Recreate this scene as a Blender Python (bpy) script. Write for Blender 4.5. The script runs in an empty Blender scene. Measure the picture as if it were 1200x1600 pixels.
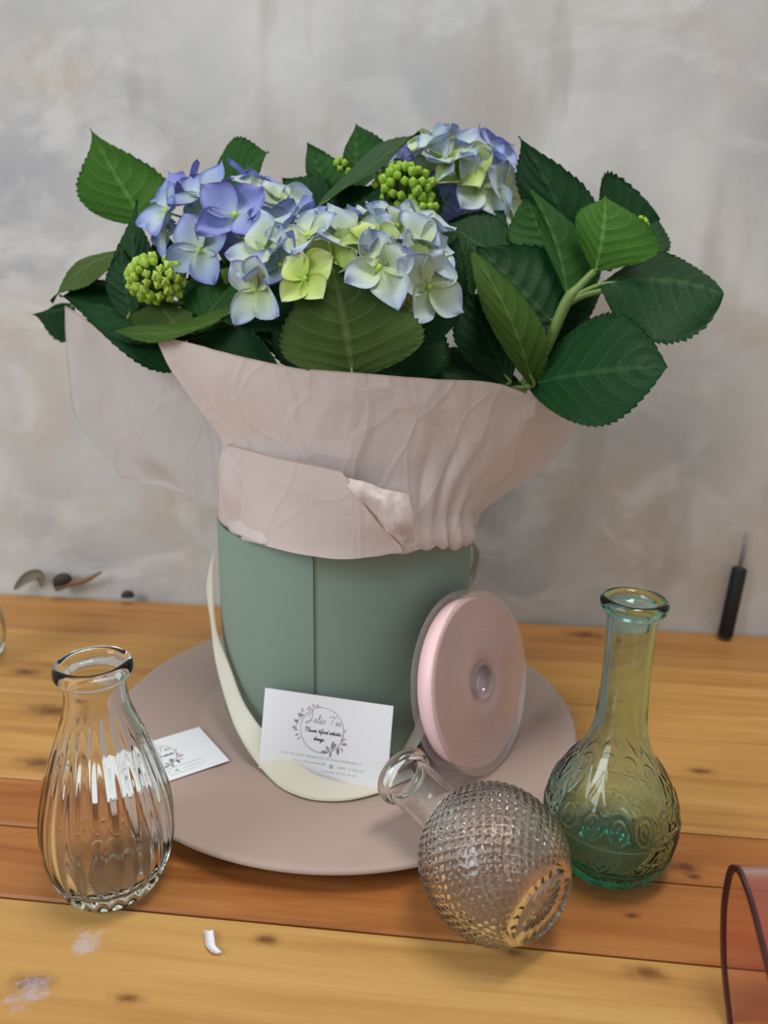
import bpy, math, random
import numpy as np
from mathutils import Vector, Matrix, noise as mnoise

random.seed(7)
rng = np.random.default_rng(11)
scene = bpy.context.scene
COL = scene.collection

# ------------------------------------------------------------------ camera
F_PX, PITCH, ROLL, CAM_H = 1150.0, math.radians(15.5), math.radians(1.0), 0.295
cam_d = bpy.data.cameras.new('camera')
cam_d.sensor_fit = 'VERTICAL'; cam_d.sensor_height = 24.0; cam_d.sensor_width = 18.0
cam_d.lens = F_PX / 1600.0 * 24.0
cam_d.clip_start = 0.01
cam_d.dof.use_dof = True; cam_d.dof.focus_distance = 0.39; cam_d.dof.aperture_fstop = 4.5
cam = bpy.data.objects.new('camera', cam_d); COL.objects.link(cam)
cam.matrix_world = (Matrix.Translation((0, 0, CAM_H)) @ Matrix.Rotation(math.pi / 2 - PITCH, 4, 'X')
                    @ Matrix.Rotation(ROLL, 4, 'Z'))
scene.camera = cam

# ------------------------------------------------------------------ light
world = bpy.data.worlds.new('room_ambient'); scene.world = world
world.use_nodes = True
world.node_tree.nodes['Background'].inputs[0].default_value = (0.93, 0.96, 1.0, 1)
world.node_tree.nodes['Background'].inputs[1].default_value = 0.50

def area(name, loc, target, sx, sy, power, color):
    l = bpy.data.lights.new(name, 'AREA'); l.shape = 'RECTANGLE'; l.size = sx; l.size_y = sy
    l.energy = power; l.color = color
    o = bpy.data.objects.new(name, l); COL.objects.link(o)
    o.location = loc
    o.rotation_euler = (Vector(target) - Vector(loc)).to_track_quat('-Z', 'Y').to_euler()
    return o
area('window_daylight', (-1.9, -0.9, 1.35), (0, 0.45, 0.1), 1.1, 1.3, 35, (0.90, 0.95, 1.0))
area('ceiling_lamp', (0.35, 0.15, 2.3), (0.0, 0.45, 0.0), 0.9, 0.35, 26, (1.0, 0.93, 0.84))

vs = scene.view_settings
vs.view_transform = 'Standard'; vs.look = 'None'; vs.gamma = 1.0; vs.use_curve_mapping = False
vs.exposure = 0.0

# ------------------------------------------------------------------ helpers
def ray(x, y):
    u, v = x - 600.0, y - 800.0
    c, s = math.cos(ROLL), math.sin(ROLL)
    u, v = c * u + s * v, -s * u + c * v
    return np.array([u, F_PX * math.cos(PITCH) - v * math.sin(PITCH), -F_PX * math.sin(PITCH) - v * math.cos(PITCH)])
def G(x, y, z=0.0):
    d = ray(x, y); return np.array([0, 0, CAM_H]) + d * ((z - CAM_H) / d[2])
def D(x, y, Y):
    d = ray(x, y); return np.array([0, 0, CAM_H]) + d * (Y / d[1])

def norm(v):
    v = np.asarray(v, float); return v / (np.linalg.norm(v) + 1e-12)

def tag(o, label=None, cat=None, group=None, kind=None):
    if label: o['label'] = label
    if cat: o['category'] = cat
    if group: o['group'] = group
    if kind: o['kind'] = kind
    return o

def empty(name, loc=(0, 0, 0), parent=None):
    o = bpy.data.objects.new(name, None); COL.objects.link(o); o.location = loc
    o.empty_display_size = 0.02
    if parent: o.parent = parent
    return o

def link(name, me, parent=None, mats=()):
    for m in mats: me.materials.append(m)
    o = bpy.data.objects.new(name, me); COL.objects.link(o)
    if parent is not None:
        o.parent = parent
        o.matrix_parent_inverse = world_mat(parent).inverted()
    return o

def world_mat(o):
    m = o.matrix_basis.copy()
    if o.parent: m = world_mat(o.parent) @ o.matrix_parent_inverse @ m
    return m

def mesh(verts, faces, smooth=True, uvs=None, midx=None):
    me = bpy.data.meshes.new('m')
    me.from_pydata([tuple(map(float, v)) for v in verts], [], [tuple(map(int, f)) for f in faces])
    if smooth: me.polygons.foreach_set('use_smooth', [True] * len(me.polygons))
    if midx is not None: me.polygons.foreach_set('material_index', np.asarray(midx, np.int32))
    if uvs is not None:
        l = me.uv_layers.new(name='UVMap')
        vi = np.empty(len(me.loops), np.int32); me.loops.foreach_get('vertex_index', vi)
        l.data.foreach_set('uv', np.asarray(uvs, np.float32)[vi].ravel())
    me.update()
    return me

def grid_faces(n, m, close=False, off=0):
    mm = m if close else m - 1
    i, j = np.meshgrid(np.arange(n - 1), np.arange(mm), indexing='ij')
    j2 = (j + 1) % m
    return (np.stack([i * m + j, i * m + j2, (i + 1) * m + j2, (i + 1) * m + j], -1).reshape(-1, 4) + off)

def grid_normals(Pg):
    du = np.gradient(Pg, axis=0); dv = np.gradient(Pg, axis=1)
    n = np.cross(dv, du); return n / (np.linalg.norm(n, axis=-1, keepdims=True) + 1e-12)

def sheet_mesh(Pg, thick, uv=None, back=0, face_cam=False):
    """A thin sheet with two sides (front / back material slots) and a closed rim."""
    n, m = Pg.shape[:2]
    nr = grid_normals(Pg)
    f = grid_faces(n, m)
    if face_cam:
        c = Pg[n // 2, m // 2]
        # choose the side that carries slot 0
        if np.dot(nr[n // 2, m // 2], np.array([0, 0, CAM_H]) - c) < 0:
            Pg = Pg[:, ::-1]; nr = -nr[:, ::-1]
            if uv is not None: uv = uv[:, ::-1]
    A = Pg + nr * thick * .5; B = Pg - nr * thick * .5
    verts = np.concatenate([A.reshape(-1, 3), B.reshape(-1, 3)])
    N = n * m
    ff = f[:, ::-1]                       # normals of grid_normals = cross(dv, du)
    fb = f + N
    ring = [i * m for i in range(n)] + [(n - 1) * m + j for j in range(1, m)] + \
           [i * m + m - 1 for i in range(n - 2, -1, -1)] + [j for j in range(m - 2, 0, -1)]
    rim = [(ring[k], ring[(k + 1) % len(ring)], ring[(k + 1) % len(ring)] + N, ring[k] + N) for k in range(len(ring))]
    faces = [tuple(x) for x in ff] + [tuple(x) for x in fb] + rim
    midx = [0] * len(ff) + [back] * len(fb) + [back] * len(rim)
    u = None
    if uv is not None: u = np.concatenate([uv.reshape(-1, 2)] * 2)
    return mesh(verts, faces, True, u, midx)

def cr(points, n):
    """Catmull-Rom resample (k,3)->(n,3)"""
    p = np.asarray(points, float)
    q = np.vstack([2 * p[0] - p[1], p, 2 * p[-1] - p[-2]])
    t = np.linspace(0, len(p) - 1 - 1e-9, n); i = t.astype(int); f = (t - i)[:, None]
    a, b, c, d = q[i], q[i + 1], q[i + 2], q[i + 3]
    return .5 * ((2 * b) + (c - a) * f + (2 * a - 5 * b + 4 * c - d) * f ** 2 + (3 * b - 3 * c + d - a) * f ** 3)

def loft(rows, n, m):
    R = np.array([cr(r, m) for r in rows])           # k,m,3
    return np.stack([cr(R[:, j], n) for j in range(m)], 1)

def tube_arrays(pts, rad, seg=8, n=None):
    p = cr(pts, n) if n else np.asarray(pts, float)
    k = len(p); r = np.interp(np.linspace(0, 1, k), np.linspace(0, 1, len(np.atleast_1d(rad))), np.atleast_1d(rad))
    t = np.gradient(p, axis=0); t /= np.linalg.norm(t, axis=1, keepdims=True) + 1e-12
    ref = np.array([0.3, 0.2, 1.0]); 
    if abs(np.dot(norm(ref), t[0])) > .95: ref = np.array([1., 0, 0])
    a = norm(np.cross(t[0], ref)); V = []
    th = np.linspace(0, 2 * np.pi, seg, endpoint=False)
    for i in range(k):
        a = norm(a - t[i] * np.dot(a, t[i])); b = np.cross(t[i], a)
        V.append(p[i] + r[i] * (np.cos(th)[:, None] * a + np.sin(th)[:, None] * b))
    V = np.concatenate(V); Fc = [tuple(x) for x in grid_faces(k, seg, True)]
    Fc += [tuple(range(seg - 1, -1, -1)), tuple(range((k - 1) * seg, k * seg))]
    return V, Fc

def join(parts):
    V, Fc, o = [], [], 0
    for v, f in parts:
        V.append(np.asarray(v)); Fc += [tuple(i + o for i in g) for g in f]; o += len(v)
    return np.concatenate(V), Fc

def tube(name, pts, rad, mat, parent=None, seg=8, n=None):
    v, f = tube_arrays(pts, rad, seg, n); return link(name, mesh(v, f), parent, [mat])

def lathe_arrays(prof, seg=96, disp=None):
    """prof (k,2) r,z ; disp(theta, r, z, idx)->(dr)"""
    prof = np.asarray(prof, float); k = len(prof)
    th = np.linspace(0, 2 * np.pi, seg, endpoint=False)
    r = np.repeat(prof[:, :1], seg, 1); z = np.repeat(prof[:, 1:2], seg, 1)
    if disp is not None: r = r + disp(np.repeat(th[None], k, 0), r, z)
    V = np.stack([r * np.cos(th), r * np.sin(th), z], -1).reshape(-1, 3)
    return V, [tuple(x) for x in grid_faces(k, seg, True)]

def smooth_prof(pts, n):
    p = np.array([(a, b, 0) for a, b in pts]); d = np.r_[0, np.cumsum(np.linalg.norm(np.diff(p, axis=0), axis=1))]
    q = cr(p, n * 4); dd = np.r_[0, np.cumsum(np.linalg.norm(np.diff(q, axis=0), axis=1))]
    t = np.linspace(0, dd[-1], n)
    return np.stack([np.interp(t, dd, q[:, 0]), np.interp(t, dd, q[:, 1])], 1)

def box_arrays(x0, x1, y0, y1, z0, z1, b=0.0):
    V = [(x, y, z) for z in (z0, z1) for y in (y0, y1) for x in (x0, x1)]
    return V, [(0, 2, 3, 1), (4, 5, 7, 6), (0, 1, 5, 4), (2, 6, 7, 3), (0, 4, 6, 2), (1, 3, 7, 5)]

def fbm(p, sc, oct=3):
    return mnoise.fractal(Vector(p) * sc, 1.0, 2.0, oct)

# ------------------------------------------------------------------ materials
class NT:
    def __init__(s, name):
        s.m = bpy.data.materials.new(name); s.m.use_nodes = True
        s.t = s.m.node_tree; s.t.nodes.clear()
        s.out = s.n('ShaderNodeOutputMaterial')
    def n(s, typ, **kw):
        nd = s.t.nodes.new(typ)
        for k, v in kw.items(): setattr(nd, k, v)
        return nd
    def l(s, a, b): s.t.links.new(a, b)
    def setin(s, sock, v):
        if hasattr(v, 'is_linked') or isinstance(v, bpy.types.NodeSocket): s.l(v, sock)
        else: sock.default_value = v
    def math(s, op, a, b=None, c=None, clamp=False):
        nd = s.n('ShaderNodeMath', operation=op); nd.use_clamp = clamp
        s.setin(nd.inputs[0], a)
        if b is not None: s.setin(nd.inputs[1], b)
        if c is not None: s.setin(nd.inputs[2], c)
        return nd.outputs[0]
    def mix(s, f, a, b, blend='MIX'):
        nd = s.n('ShaderNodeMix', data_type='RGBA', blend_type=blend)
        s.setin(nd.inputs[0], f)
        for i, v in ((6, a), (7, b)):
            if isinstance(v, tuple): nd.inputs[i].default_value = (*v[:3], 1)
            else: s.l(v, nd.inputs[i])
        return nd.outputs[2]
    def ramp(s, f, stops):
        nd = s.n('ShaderNodeValToRGB'); s.l(f, nd.inputs[0]); e = nd.color_ramp.elements
        while len(e) < len(stops): e.new(.5)
        for k, (p, c) in enumerate(stops): e[k].position = p; e[k].color = (*c[:3], 1) if len(c) >= 3 else (c[0],) * 3 + (1,)
        return nd.outputs[0]
    def noise(s, vec, scale, detail=4, rough=.55, dist=0):
        nd = s.n('ShaderNodeTexNoise'); nd.inputs['Scale'].default_value = scale
        nd.inputs['Detail'].default_value = detail; nd.inputs['Roughness'].default_value = rough
        nd.inputs['Distortion'].default_value = dist
        if vec is not None: s.l(vec, nd.inputs['Vector'])
        return nd.outputs[0]
    def mapping(s, vec, loc=(0, 0, 0), scale=(1, 1, 1), rot=(0, 0, 0)):
        nd = s.n('ShaderNodeMapping'); s.l(vec, nd.inputs[0])
        nd.inputs['Location'].default_value = loc; nd.inputs['Scale'].default_value = scale; nd.inputs['Rotation'].default_value = rot
        return nd.outputs[0]
    def obj(s): return s.n('ShaderNodeTexCoord').outputs['Object']
    def uv(s): return s.n('ShaderNodeTexCoord').outputs['UV']
    def bump(s, h, strength, dist):
        nd = s.n('ShaderNodeBump'); nd.inputs['Strength'].default_value = strength; nd.inputs['Distance'].default_value = dist
        s.l(h, nd.inputs['Height']); return nd.outputs[0]
    def principled(s, col, rough=.5, spec=.5, normal=None, **kw):
        p = s.n('ShaderNodeBsdfPrincipled')
        if isinstance(col, tuple): p.inputs['Base Color'].default_value = (*col[:3], 1)
        else: s.l(col, p.inputs['Base Color'])
        s.setin(p.inputs['Roughness'], rough); p.inputs['Specular IOR Level'].default_value = spec
        if normal is not None: s.l(normal, p.inputs['Normal'])
        for k, v in kw.items(): s.setin(p.inputs[k], v)
        return p
    def finish(s, sh): s.l(sh, s.out.inputs[0]); return s.m

def simple(name, col, rough=.5, spec=.4, noise_amt=.06, noise_scale=60):
    t = NT(name); c = col
    nz = t.noise(t.obj(), noise_scale)
    c2 = t.mix(nz, tuple(x * (1 - noise_amt) for x in col), tuple(min(1, x * (1 + noise_amt)) for x in col))
    return t.finish(t.principled(c2, rough, spec).outputs[0])

def thin_mix(t, col, transl, rough=.5, spec=.3, normal=None, transp=0.0):
    p = t.principled(col, rough, spec, normal)
    tr = t.n('ShaderNodeBsdfTranslucent')
    if isinstance(col, tuple): tr.inputs[0].default_value = (*col, 1)
    else: t.l(col, tr.inputs[0])
    if normal is not None: t.l(normal, tr.inputs['Normal'])
    mx = t.n('ShaderNodeMixShader'); mx.inputs[0].default_value = transl
    t.l(p.outputs[0], mx.inputs[1]); t.l(tr.outputs[0], mx.inputs[2])
    o = mx.outputs[0]
    if transp > 0:
        tp = t.n('ShaderNodeBsdfTransparent'); m2 = t.n('ShaderNodeMixShader'); m2.inputs[0].default_value = transp
        t.l(o, m2.inputs[1]); t.l(tp.outputs[0], m2.inputs[2]); o = m2.outputs[0]
    return t.finish(o)

# plaster wall
def mat_plaster():
    t = NT('plaster'); v = t.obj()
    big = t.noise(t.mapping(v, (1.3, 0, 2.1)), 4.2, 3, .5, .4)
    med = t.noise(t.mapping(v, (4.3, 0, .7), (1, 1, 1.5)), 11, 5, .6, .6)
    warm = t.noise(t.mapping(v, (7.7, 0, 9.1), (1, 1, 1.2)), 6.0, 4, .55, .3)
    streak = t.noise(t.mapping(v, (0, 0, 3), (3.0, 1, .8)), 7, 3, .5, .2)
    c = t.ramp(big, [(.34, (.385, .395, .415)), (.50, (.50, .50, .49)), (.66, (.62, .615, .595))])
    c = t.mix(t.ramp(warm, [(.48, (0,) * 3), (.64, (.85,) * 3)]), c, (.50, .445, .385))
    c = t.mix(t.ramp(med, [(.50, (0,) * 3), (.66, (.75,) * 3)]), c, (.62, .62, .61))
    c = t.mix(t.ramp(streak, [(.56, (0,) * 3), (.72, (.5,) * 3)]), c, (.38, .345, .31))
    b = t.bump(t.noise(v, 40, 5, .6), .15, .004)
    return t.finish(t.principled(c, .85, .2, b).outputs[0])

def mat_wood(name, c0, c1, c2, knots=(), seed=0.0, smudges=()):
    """c0 light, c1 mid, c2 dark grain; knots: list of (s, t, radius) in table coordinates."""
    t = NT(name); v = t.obj()
    warp = t.noise(t.mapping(v, (seed, seed * 2, 0), (3, 14, 1)), 1.5, 2, .5)
    g1 = t.noise(t.mapping(v, (seed * 3, seed, 0), (2.2, 46, 6)), 1.4, 5, .6, .8)
    g2 = t.noise(t.mapping(v, (seed, seed * 5, 0), (5, 170, 6)), 1.6, 3, .6, .3)
    blot = t.noise(t.mapping(v, (seed * 7, seed, 0), (3.5, 9, 1)), 1.6, 3, .55, .5)
    c = t.ramp(g1, [(.30, c2), (.48, c1), (.66, c0)])
    c = t.mix(t.ramp(g2, [(.45, (0,) * 3), (.75, (.30,) * 3)]), c, c2)
    c = t.mix(t.ramp(blot, [(.40, (.55,) * 3), (.62, (0,) * 3)]), c, c1)
    for (s_, t_, r_) in knots:
        sub = t.n('ShaderNodeVectorMath', operation='SUBTRACT'); t.l(v, sub.inputs[0]); sub.inputs[1].default_value = (s_, t_, 0)
        sc = t.n('ShaderNodeVectorMath', operation='MULTIPLY'); t.l(sub.outputs[0], sc.inputs[0]); sc.inputs[1].default_value = (.45, 1, 0)
        ln = t.n('ShaderNodeVectorMath', operation='LENGTH'); t.l(sc.outputs[0], ln.inputs[0])
        kn = t.noise(v, 110, 3, .6, .6)
        d = t.math('ADD', t.math('DIVIDE', ln.outputs[1], r_ * 1.5), t.math('MULTIPLY', t.math('SUBTRACT', kn, .5), .9))
        c = t.mix(t.ramp(d, [(.10, (.9,) * 3), (.42, (.55,) * 3), (.62, (.25,) * 3), (1.0, (0,) * 3)]), c, (c2[0] * .38, c2[1] * .28, c2[2] * .3))
    for (s_, t_, r_, col) in smudges:
        sub = t.n('ShaderNodeVectorMath', operation='SUBTRACT'); t.l(v, sub.inputs[0]); sub.inputs[1].default_value = (s_, t_, 0)
        ln = t.n('ShaderNodeVectorMath', operation='LENGTH'); t.l(sub.outputs[0], ln.inputs[0])
        nn = t.noise(v, 160, 4, .7)
        d = t.math('ADD', t.math('DIVIDE', ln.outputs[1], r_), t.math('MULTIPLY', t.math('SUBTRACT', nn, .5), 3.2))
        c = t.mix(t.ramp(d, [(.2, (.6,) * 3), (.9, (0,) * 3)]), c, col)
    b = t.bump(g2, .12, .001)
    rg = t.math('ADD', .38, t.math('MULTIPLY', g1, .15))
    return t.finish(t.principled(c, rg, .35, b).outputs[0])

def leaf_mat(name, base, vein, rough=.42, spec=.35, transl=.12, vein_amt=.6):
    t = NT(name); sep = t.n('ShaderNodeSeparateXYZ'); t.l(t.uv(), sep.inputs[0])
    u = t.math('ABSOLUTE', t.math('SUBTRACT', t.math('MULTIPLY', sep.outputs[0], 2.0), 1.0)); v = sep.outputs[1]
    ph = t.math('MULTIPLY', t.math('SUBTRACT', v, t.math('MULTIPLY', t.math('POWER', u, 1.2), .32)), 7.0)
    fr = t.math('ABSOLUTE', t.math('SUBTRACT', t.math('FRACT', ph), .5))
    side = t.math('MULTIPLY', t.ramp(fr, [(0.0, (1,) * 3), (.075, (0,) * 3)]), t.math('SUBTRACT', 1.0, t.math('MULTIPLY', u, .7)))
    midr = t.ramp(u, [(0.0, (1,) * 3), (.035, (.8,) * 3), (.07, (0,) * 3)])
    vn = t.math('MAXIMUM', side, midr)
    fine = t.n('ShaderNodeTexVoronoi'); fine.feature = 'DISTANCE_TO_EDGE'; fine.inputs['Scale'].default_value = 26
    t.l(t.mapping(t.uv(), (0, 0, 0), (1, 1.4, 1)), fine.inputs['Vector'])
    fv = t.ramp(fine.outputs[0], [(0, (1,) * 3), (.10, (0,) * 3)])
    nz = t.noise(t.obj(), 28, 3)
    c = t.mix(nz, tuple(x * .72 for x in base), tuple(x * 1.25 for x in base))
    c = t.mix(t.math('MULTIPLY', fv, .16), c, vein)
    c = t.mix(t.math('MULTIPLY', vn, vein_amt), c, vein)
    h = t.math('ADD', t.math('MULTIPLY', fr, 1.2), t.math('MULTIPLY', fine.outputs[0], .8))
    b = t.bump(h, .30, .0010)
    return thin_mix(t, c, transl, rough, spec, b)

def petal_mat(name, stops, transl=.30):
    t = NT(name); sep = t.n('ShaderNodeSeparateXYZ'); t.l(t.uv(), sep.inputs[0])
    u = t.math('ABSOLUTE', t.math('SUBTRACT', t.math('MULTIPLY', sep.outputs[0], 2.0), 1.0)); v = sep.outputs[1]
    nz = t.noise(t.obj(), 55, 3, .6, .5)
    f = t.math('ADD', t.math('ADD', t.math('MULTIPLY', v, .85), t.math('MULTIPLY', t.math('POWER', u, 3.0), .28)),
               t.math('MULTIPLY', t.math('SUBTRACT', nz, .5), .55))
    c = t.ramp(f, stops)
    ve = t.math('ABSOLUTE', t.math('SUBTRACT', t.math('FRACT', t.math('MULTIPLY', u, 5.0)), .5))
    b = t.bump(ve, .18, .0006)
    return thin_mix(t, c, transl, .55, .25, b)

def glass_mat(name, col=(1, 1, 1), rough=0.0, ior=1.48, absorb=None, density=0.0):
    t = NT(name); g = t.n('ShaderNodeBsdfGlass'); g.inputs['Color'].default_value = (*col, 1)
    g.inputs['Roughness'].default_value = rough; g.inputs['IOR'].default_value = ior
    t.l(g.outputs[0], t.out.inputs[0])
    if absorb:
        va = t.n('ShaderNodeVolumeAbsorption'); va.inputs[0].default_value = (*absorb, 1); va.inputs[1].default_value = density
        t.l(va.outputs[0], t.out.inputs['Volume'])
    return t.m

def clear_sheet(name, tint, ior, haze, haze_amt):
    """Thin clear sheet: passes tinted light straight through, mirrors by Fresnel, a trace of surface haze."""
    t = NT(name)
    tp = t.n('ShaderNodeBsdfTransparent'); tp.inputs[0].default_value = (*tint, 1)
    df = t.n('ShaderNodeBsdfDiffuse'); df.inputs[0].default_value = (*haze, 1)
    gl = t.n('ShaderNodeBsdfGlossy'); gl.inputs['Roughness'].default_value = .05
    fr = t.n('ShaderNodeFresnel'); fr.inputs[0].default_value = ior
    m1 = t.n('ShaderNodeMixShader'); m1.inputs[0].default_value = haze_amt; t.l(tp.outputs[0], m1.inputs[1]); t.l(df.outputs[0], m1.inputs[2])
    m2 = t.n('ShaderNodeMixShader'); t.l(t.math('MINIMUM', fr.outputs[0], .45), m2.inputs[0]); t.l(m1.outputs[0], m2.inputs[1]); t.l(gl.outputs[0], m2.inputs[2])
    return t.finish(m2.outputs[0])

def paper_mat(name, col, transl=.35, transp=.06, rough=.45, spec=.3, crease=.28):
    t = NT(name); v = t.obj()
    nz = t.noise(v, 18, 4, .6)
    c = t.mix(nz, tuple(x * .94 for x in col), tuple(min(1, x * 1.06) for x in col))
    cre = t.n('ShaderNodeTexVoronoi'); cre.feature = 'DISTANCE_TO_EDGE'; cre.inputs['Scale'].default_value = 17
    t.l(t.mapping(v, (0, 0, 0), (1, 1, .8)), cre.inputs['Vector'])
    wv = t.n('ShaderNodeVectorMath', operation='ADD'); t.l(v, wv.inputs[0])
    nzv = t.n('ShaderNodeTexNoise'); nzv.inputs['Scale'].default_value = 9; t.l(v, nzv.inputs['Vector'])
    sv = t.n('ShaderNodeVectorMath', operation='SCALE'); t.l(nzv.outputs['Color'], sv.inputs[0]); sv.inputs['Scale'].default_value = .05
    t.l(sv.outputs[0], wv.inputs[1])
    t.l(t.mapping(wv.outputs[0], (0, 0, 0), (1, 1, .5)), cre.inputs['Vector'])
    cr2 = t.n('ShaderNodeTexVoronoi'); cr2.feature = 'DISTANCE_TO_EDGE'; cr2.inputs['Scale'].default_value = 38; t.l(t.mapping(wv.outputs[0], (3, 1, 2), (1, 1, .6)), cr2.inputs['Vector'])
    line = t.math('ADD', t.ramp(cre.outputs[0], [(0, (1,) * 3), (.05, (.35,) * 3), (.30, (0,) * 3)]), t.math('MULTIPLY', t.ramp(cr2.outputs[0], [(0, (1,) * 3), (.07, (.25,) * 3), (.3, (0,) * 3)]), .35))
    h = t.math('ADD', line, t.math('MULTIPLY', t.noise(v, 30, 3, .55, 1.0), .9))
    b = t.bump(h, crease, .004)
    return thin_mix(t, c, transl, rough, spec, b, transp)

M = {}
M['plaster'] = mat_plaster()
M['plate'] = simple('dusky_rose_plate', (.40, .300, .258), .55, .25, .05, 25)
M['box'] = simple('sage_card', (.215, .295, .240), .7, .2, .04, 90)
M['box_in'] = simple('box_inside', (.30, .33, .30), .8, .2)
M['seam'] = simple('seam_dark', (.035, .06, .05), .8, .2)
M['tissue'] = paper_mat('blush_tissue', (.80, .715, .685), .35, .03)
M['tissue_pink'] = paper_mat('blush_tissue_fold', (.76, .665, .635), .30, .0, .6, .2, .16)
M['tissue_grey'] = paper_mat('blush_tissue_single', (.74, .70, .685), .42, .24, .5, .3, .25)
_t = NT('cream_ribbon'); M['ribbon'] = thin_mix(_t, (.86, .84, .73), .35, .5, .3)
M['card'] = simple('card_white', (.80, .82, .86), .6, .25, .01, 50)
M['ink_dark'] = simple('ink_dark', (.08, .085, .11), .7, .1)
M['ink_grey'] = simple('ink_grey', (.30, .32, .36), .7, .1)
M['ink_rose'] = simple('ink_rose', (.34, .28, .30), .7, .1)
M['ink_pink'] = simple('ink_pink', (.55, .42, .44), .7, .1)
M['ink_teal'] = simple('ink_teal', (.32, .55, .48), .7, .1)
M['ink_pale'] = simple('ink_pale', (.52, .56, .56), .7, .1)
M['rose_satin'] = simple('rose_satin', (.86, .60, .61), .45, .4, .04, 150)
M['rose_ring_shade'] = simple('rose_satin_ring_shade', (.74, .49, .51), .5, .4, .04, 150)  # darker copy of the satin: shade between ribbon turns put into colour
M['plastic'] = clear_sheet('clear_plastic', (.97, .95, .96), 1.42, (.88, .82, .86), .11)
M['glass_clear'] = glass_mat('clear_glass', (.99, .99, .985), 0, 1.47, (.80, .92, .86), 14)
M['glass_pale'] = glass_mat('clear_glass_fluted', (.99, .995, .99), .015, 1.36, (.75, .92, .85), 14)
M['glass_green'] = glass_mat('sea_green_glass', (.97, .995, .99), 0, 1.40, (.28, .83, .74), 92)
M['acrylic'] = clear_sheet('rose_acrylic', (.95, .80, .75), 1.45, (.50, .25, .28), .05)
M['acrylic_edge'] = simple('rose_acrylic_cut_edge', (.045, .012, .014), .25, .5)  # refractive darkening along the cut edge, put into a solid dark colour
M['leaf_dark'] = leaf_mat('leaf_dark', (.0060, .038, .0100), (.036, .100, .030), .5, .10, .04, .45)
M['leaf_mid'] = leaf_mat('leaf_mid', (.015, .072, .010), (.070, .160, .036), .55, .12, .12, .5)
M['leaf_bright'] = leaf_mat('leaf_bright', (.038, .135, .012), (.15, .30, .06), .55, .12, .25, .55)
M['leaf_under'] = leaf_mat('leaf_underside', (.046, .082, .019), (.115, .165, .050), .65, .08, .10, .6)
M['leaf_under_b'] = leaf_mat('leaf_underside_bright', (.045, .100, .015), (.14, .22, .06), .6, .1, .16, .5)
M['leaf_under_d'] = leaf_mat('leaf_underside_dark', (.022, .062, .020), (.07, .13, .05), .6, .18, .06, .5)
M['stem'] = simple('stem_green', (.14, .22, .055), .5, .3, .15, 120)
M['petal_pale'] = petal_mat('petal_pale', [(.05, (.55, .68, .28)), (.33, (.64, .75, .54)), (.66, (.60, .71, .74)), (1.0, (.44, .53, .82))])
M['petal_blue'] = petal_mat('petal_blue', [(.05, (.52, .68, .42)), (.32, (.55, .68, .74)), (.65, (.40, .50, .80)), (1.0, (.30, .35, .76))])
M['petal_violet'] = petal_mat('petal_violet', [(.05, (.46, .58, .62)), (.28, (.37, .44, .78)), (.7, (.29, .33, .72)), (1.0, (.25, .27, .66))])
M['petal_lime'] = petal_mat('petal_lime', [(.05, (.48, .66, .10)), (.40, (.60, .74, .20)), (.75, (.68, .78, .36)), (1.0, (.66, .74, .50))])
M['bud'] = simple('bud_lime', (.30, .50, .05), .5, .3, .25, 150)
M['bud_tip'] = simple('bud_lime_light', (.42, .60, .10), .5, .3, .2, 150)
M['soil'] = simple('soil', (.03, .022, .016), .95, .1, .4, 200)
M['black'] = simple('black_rubber', (.012, .013, .015), .5, .3)
M['clear_grey'] = simple('grey_metal', (.30, .30, .31), .4, .5)
M['twig'] = simple('dry_twig', (.20, .12, .07), .8, .2, .3, 90)
M['dry_leaf'] = simple('dry_leaf', (.16, .15, .11), .8, .2, .3, 90)
M['debris'] = simple('dark_debris', (.04, .038, .035), .8, .2, .3, 90)
M['scrap'] = simple('white_scrap', (.72, .72, .78), .7, .2, .1, 90)

# ------------------------------------------------------------------ setting: wall and table
YAW = math.radians(-5.5)
TV = np.array([-math.sin(YAW), math.cos(YAW), 0]); SV = np.array([math.cos(YAW), math.sin(YAW), 0])
def ST(p): return float(np.dot(p, SV)), float(np.dot(p, TV))
T_EDGE = 0.678

v, f = box_arrays(-2.2, 2.2, T_EDGE + .002, T_EDGE + .12, -.75, 2.0)
wall = link('wall_back', mesh(v, f, False), None, [M['plaster']]); wall.rotation_euler = (0, 0, YAW); tag(wall, kind='structure')

v, f = box_arrays(-2.2, 2.2, -2.4, T_EDGE + .12, -.80, -.75)
fl = link('floor', mesh(v, f, False), None, [simple('concrete_floor', (.30, .29, .28), .8, .2, .15, 6)]); fl.rotation_euler = (0, 0, YAW); tag(fl, kind='structure')

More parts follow.
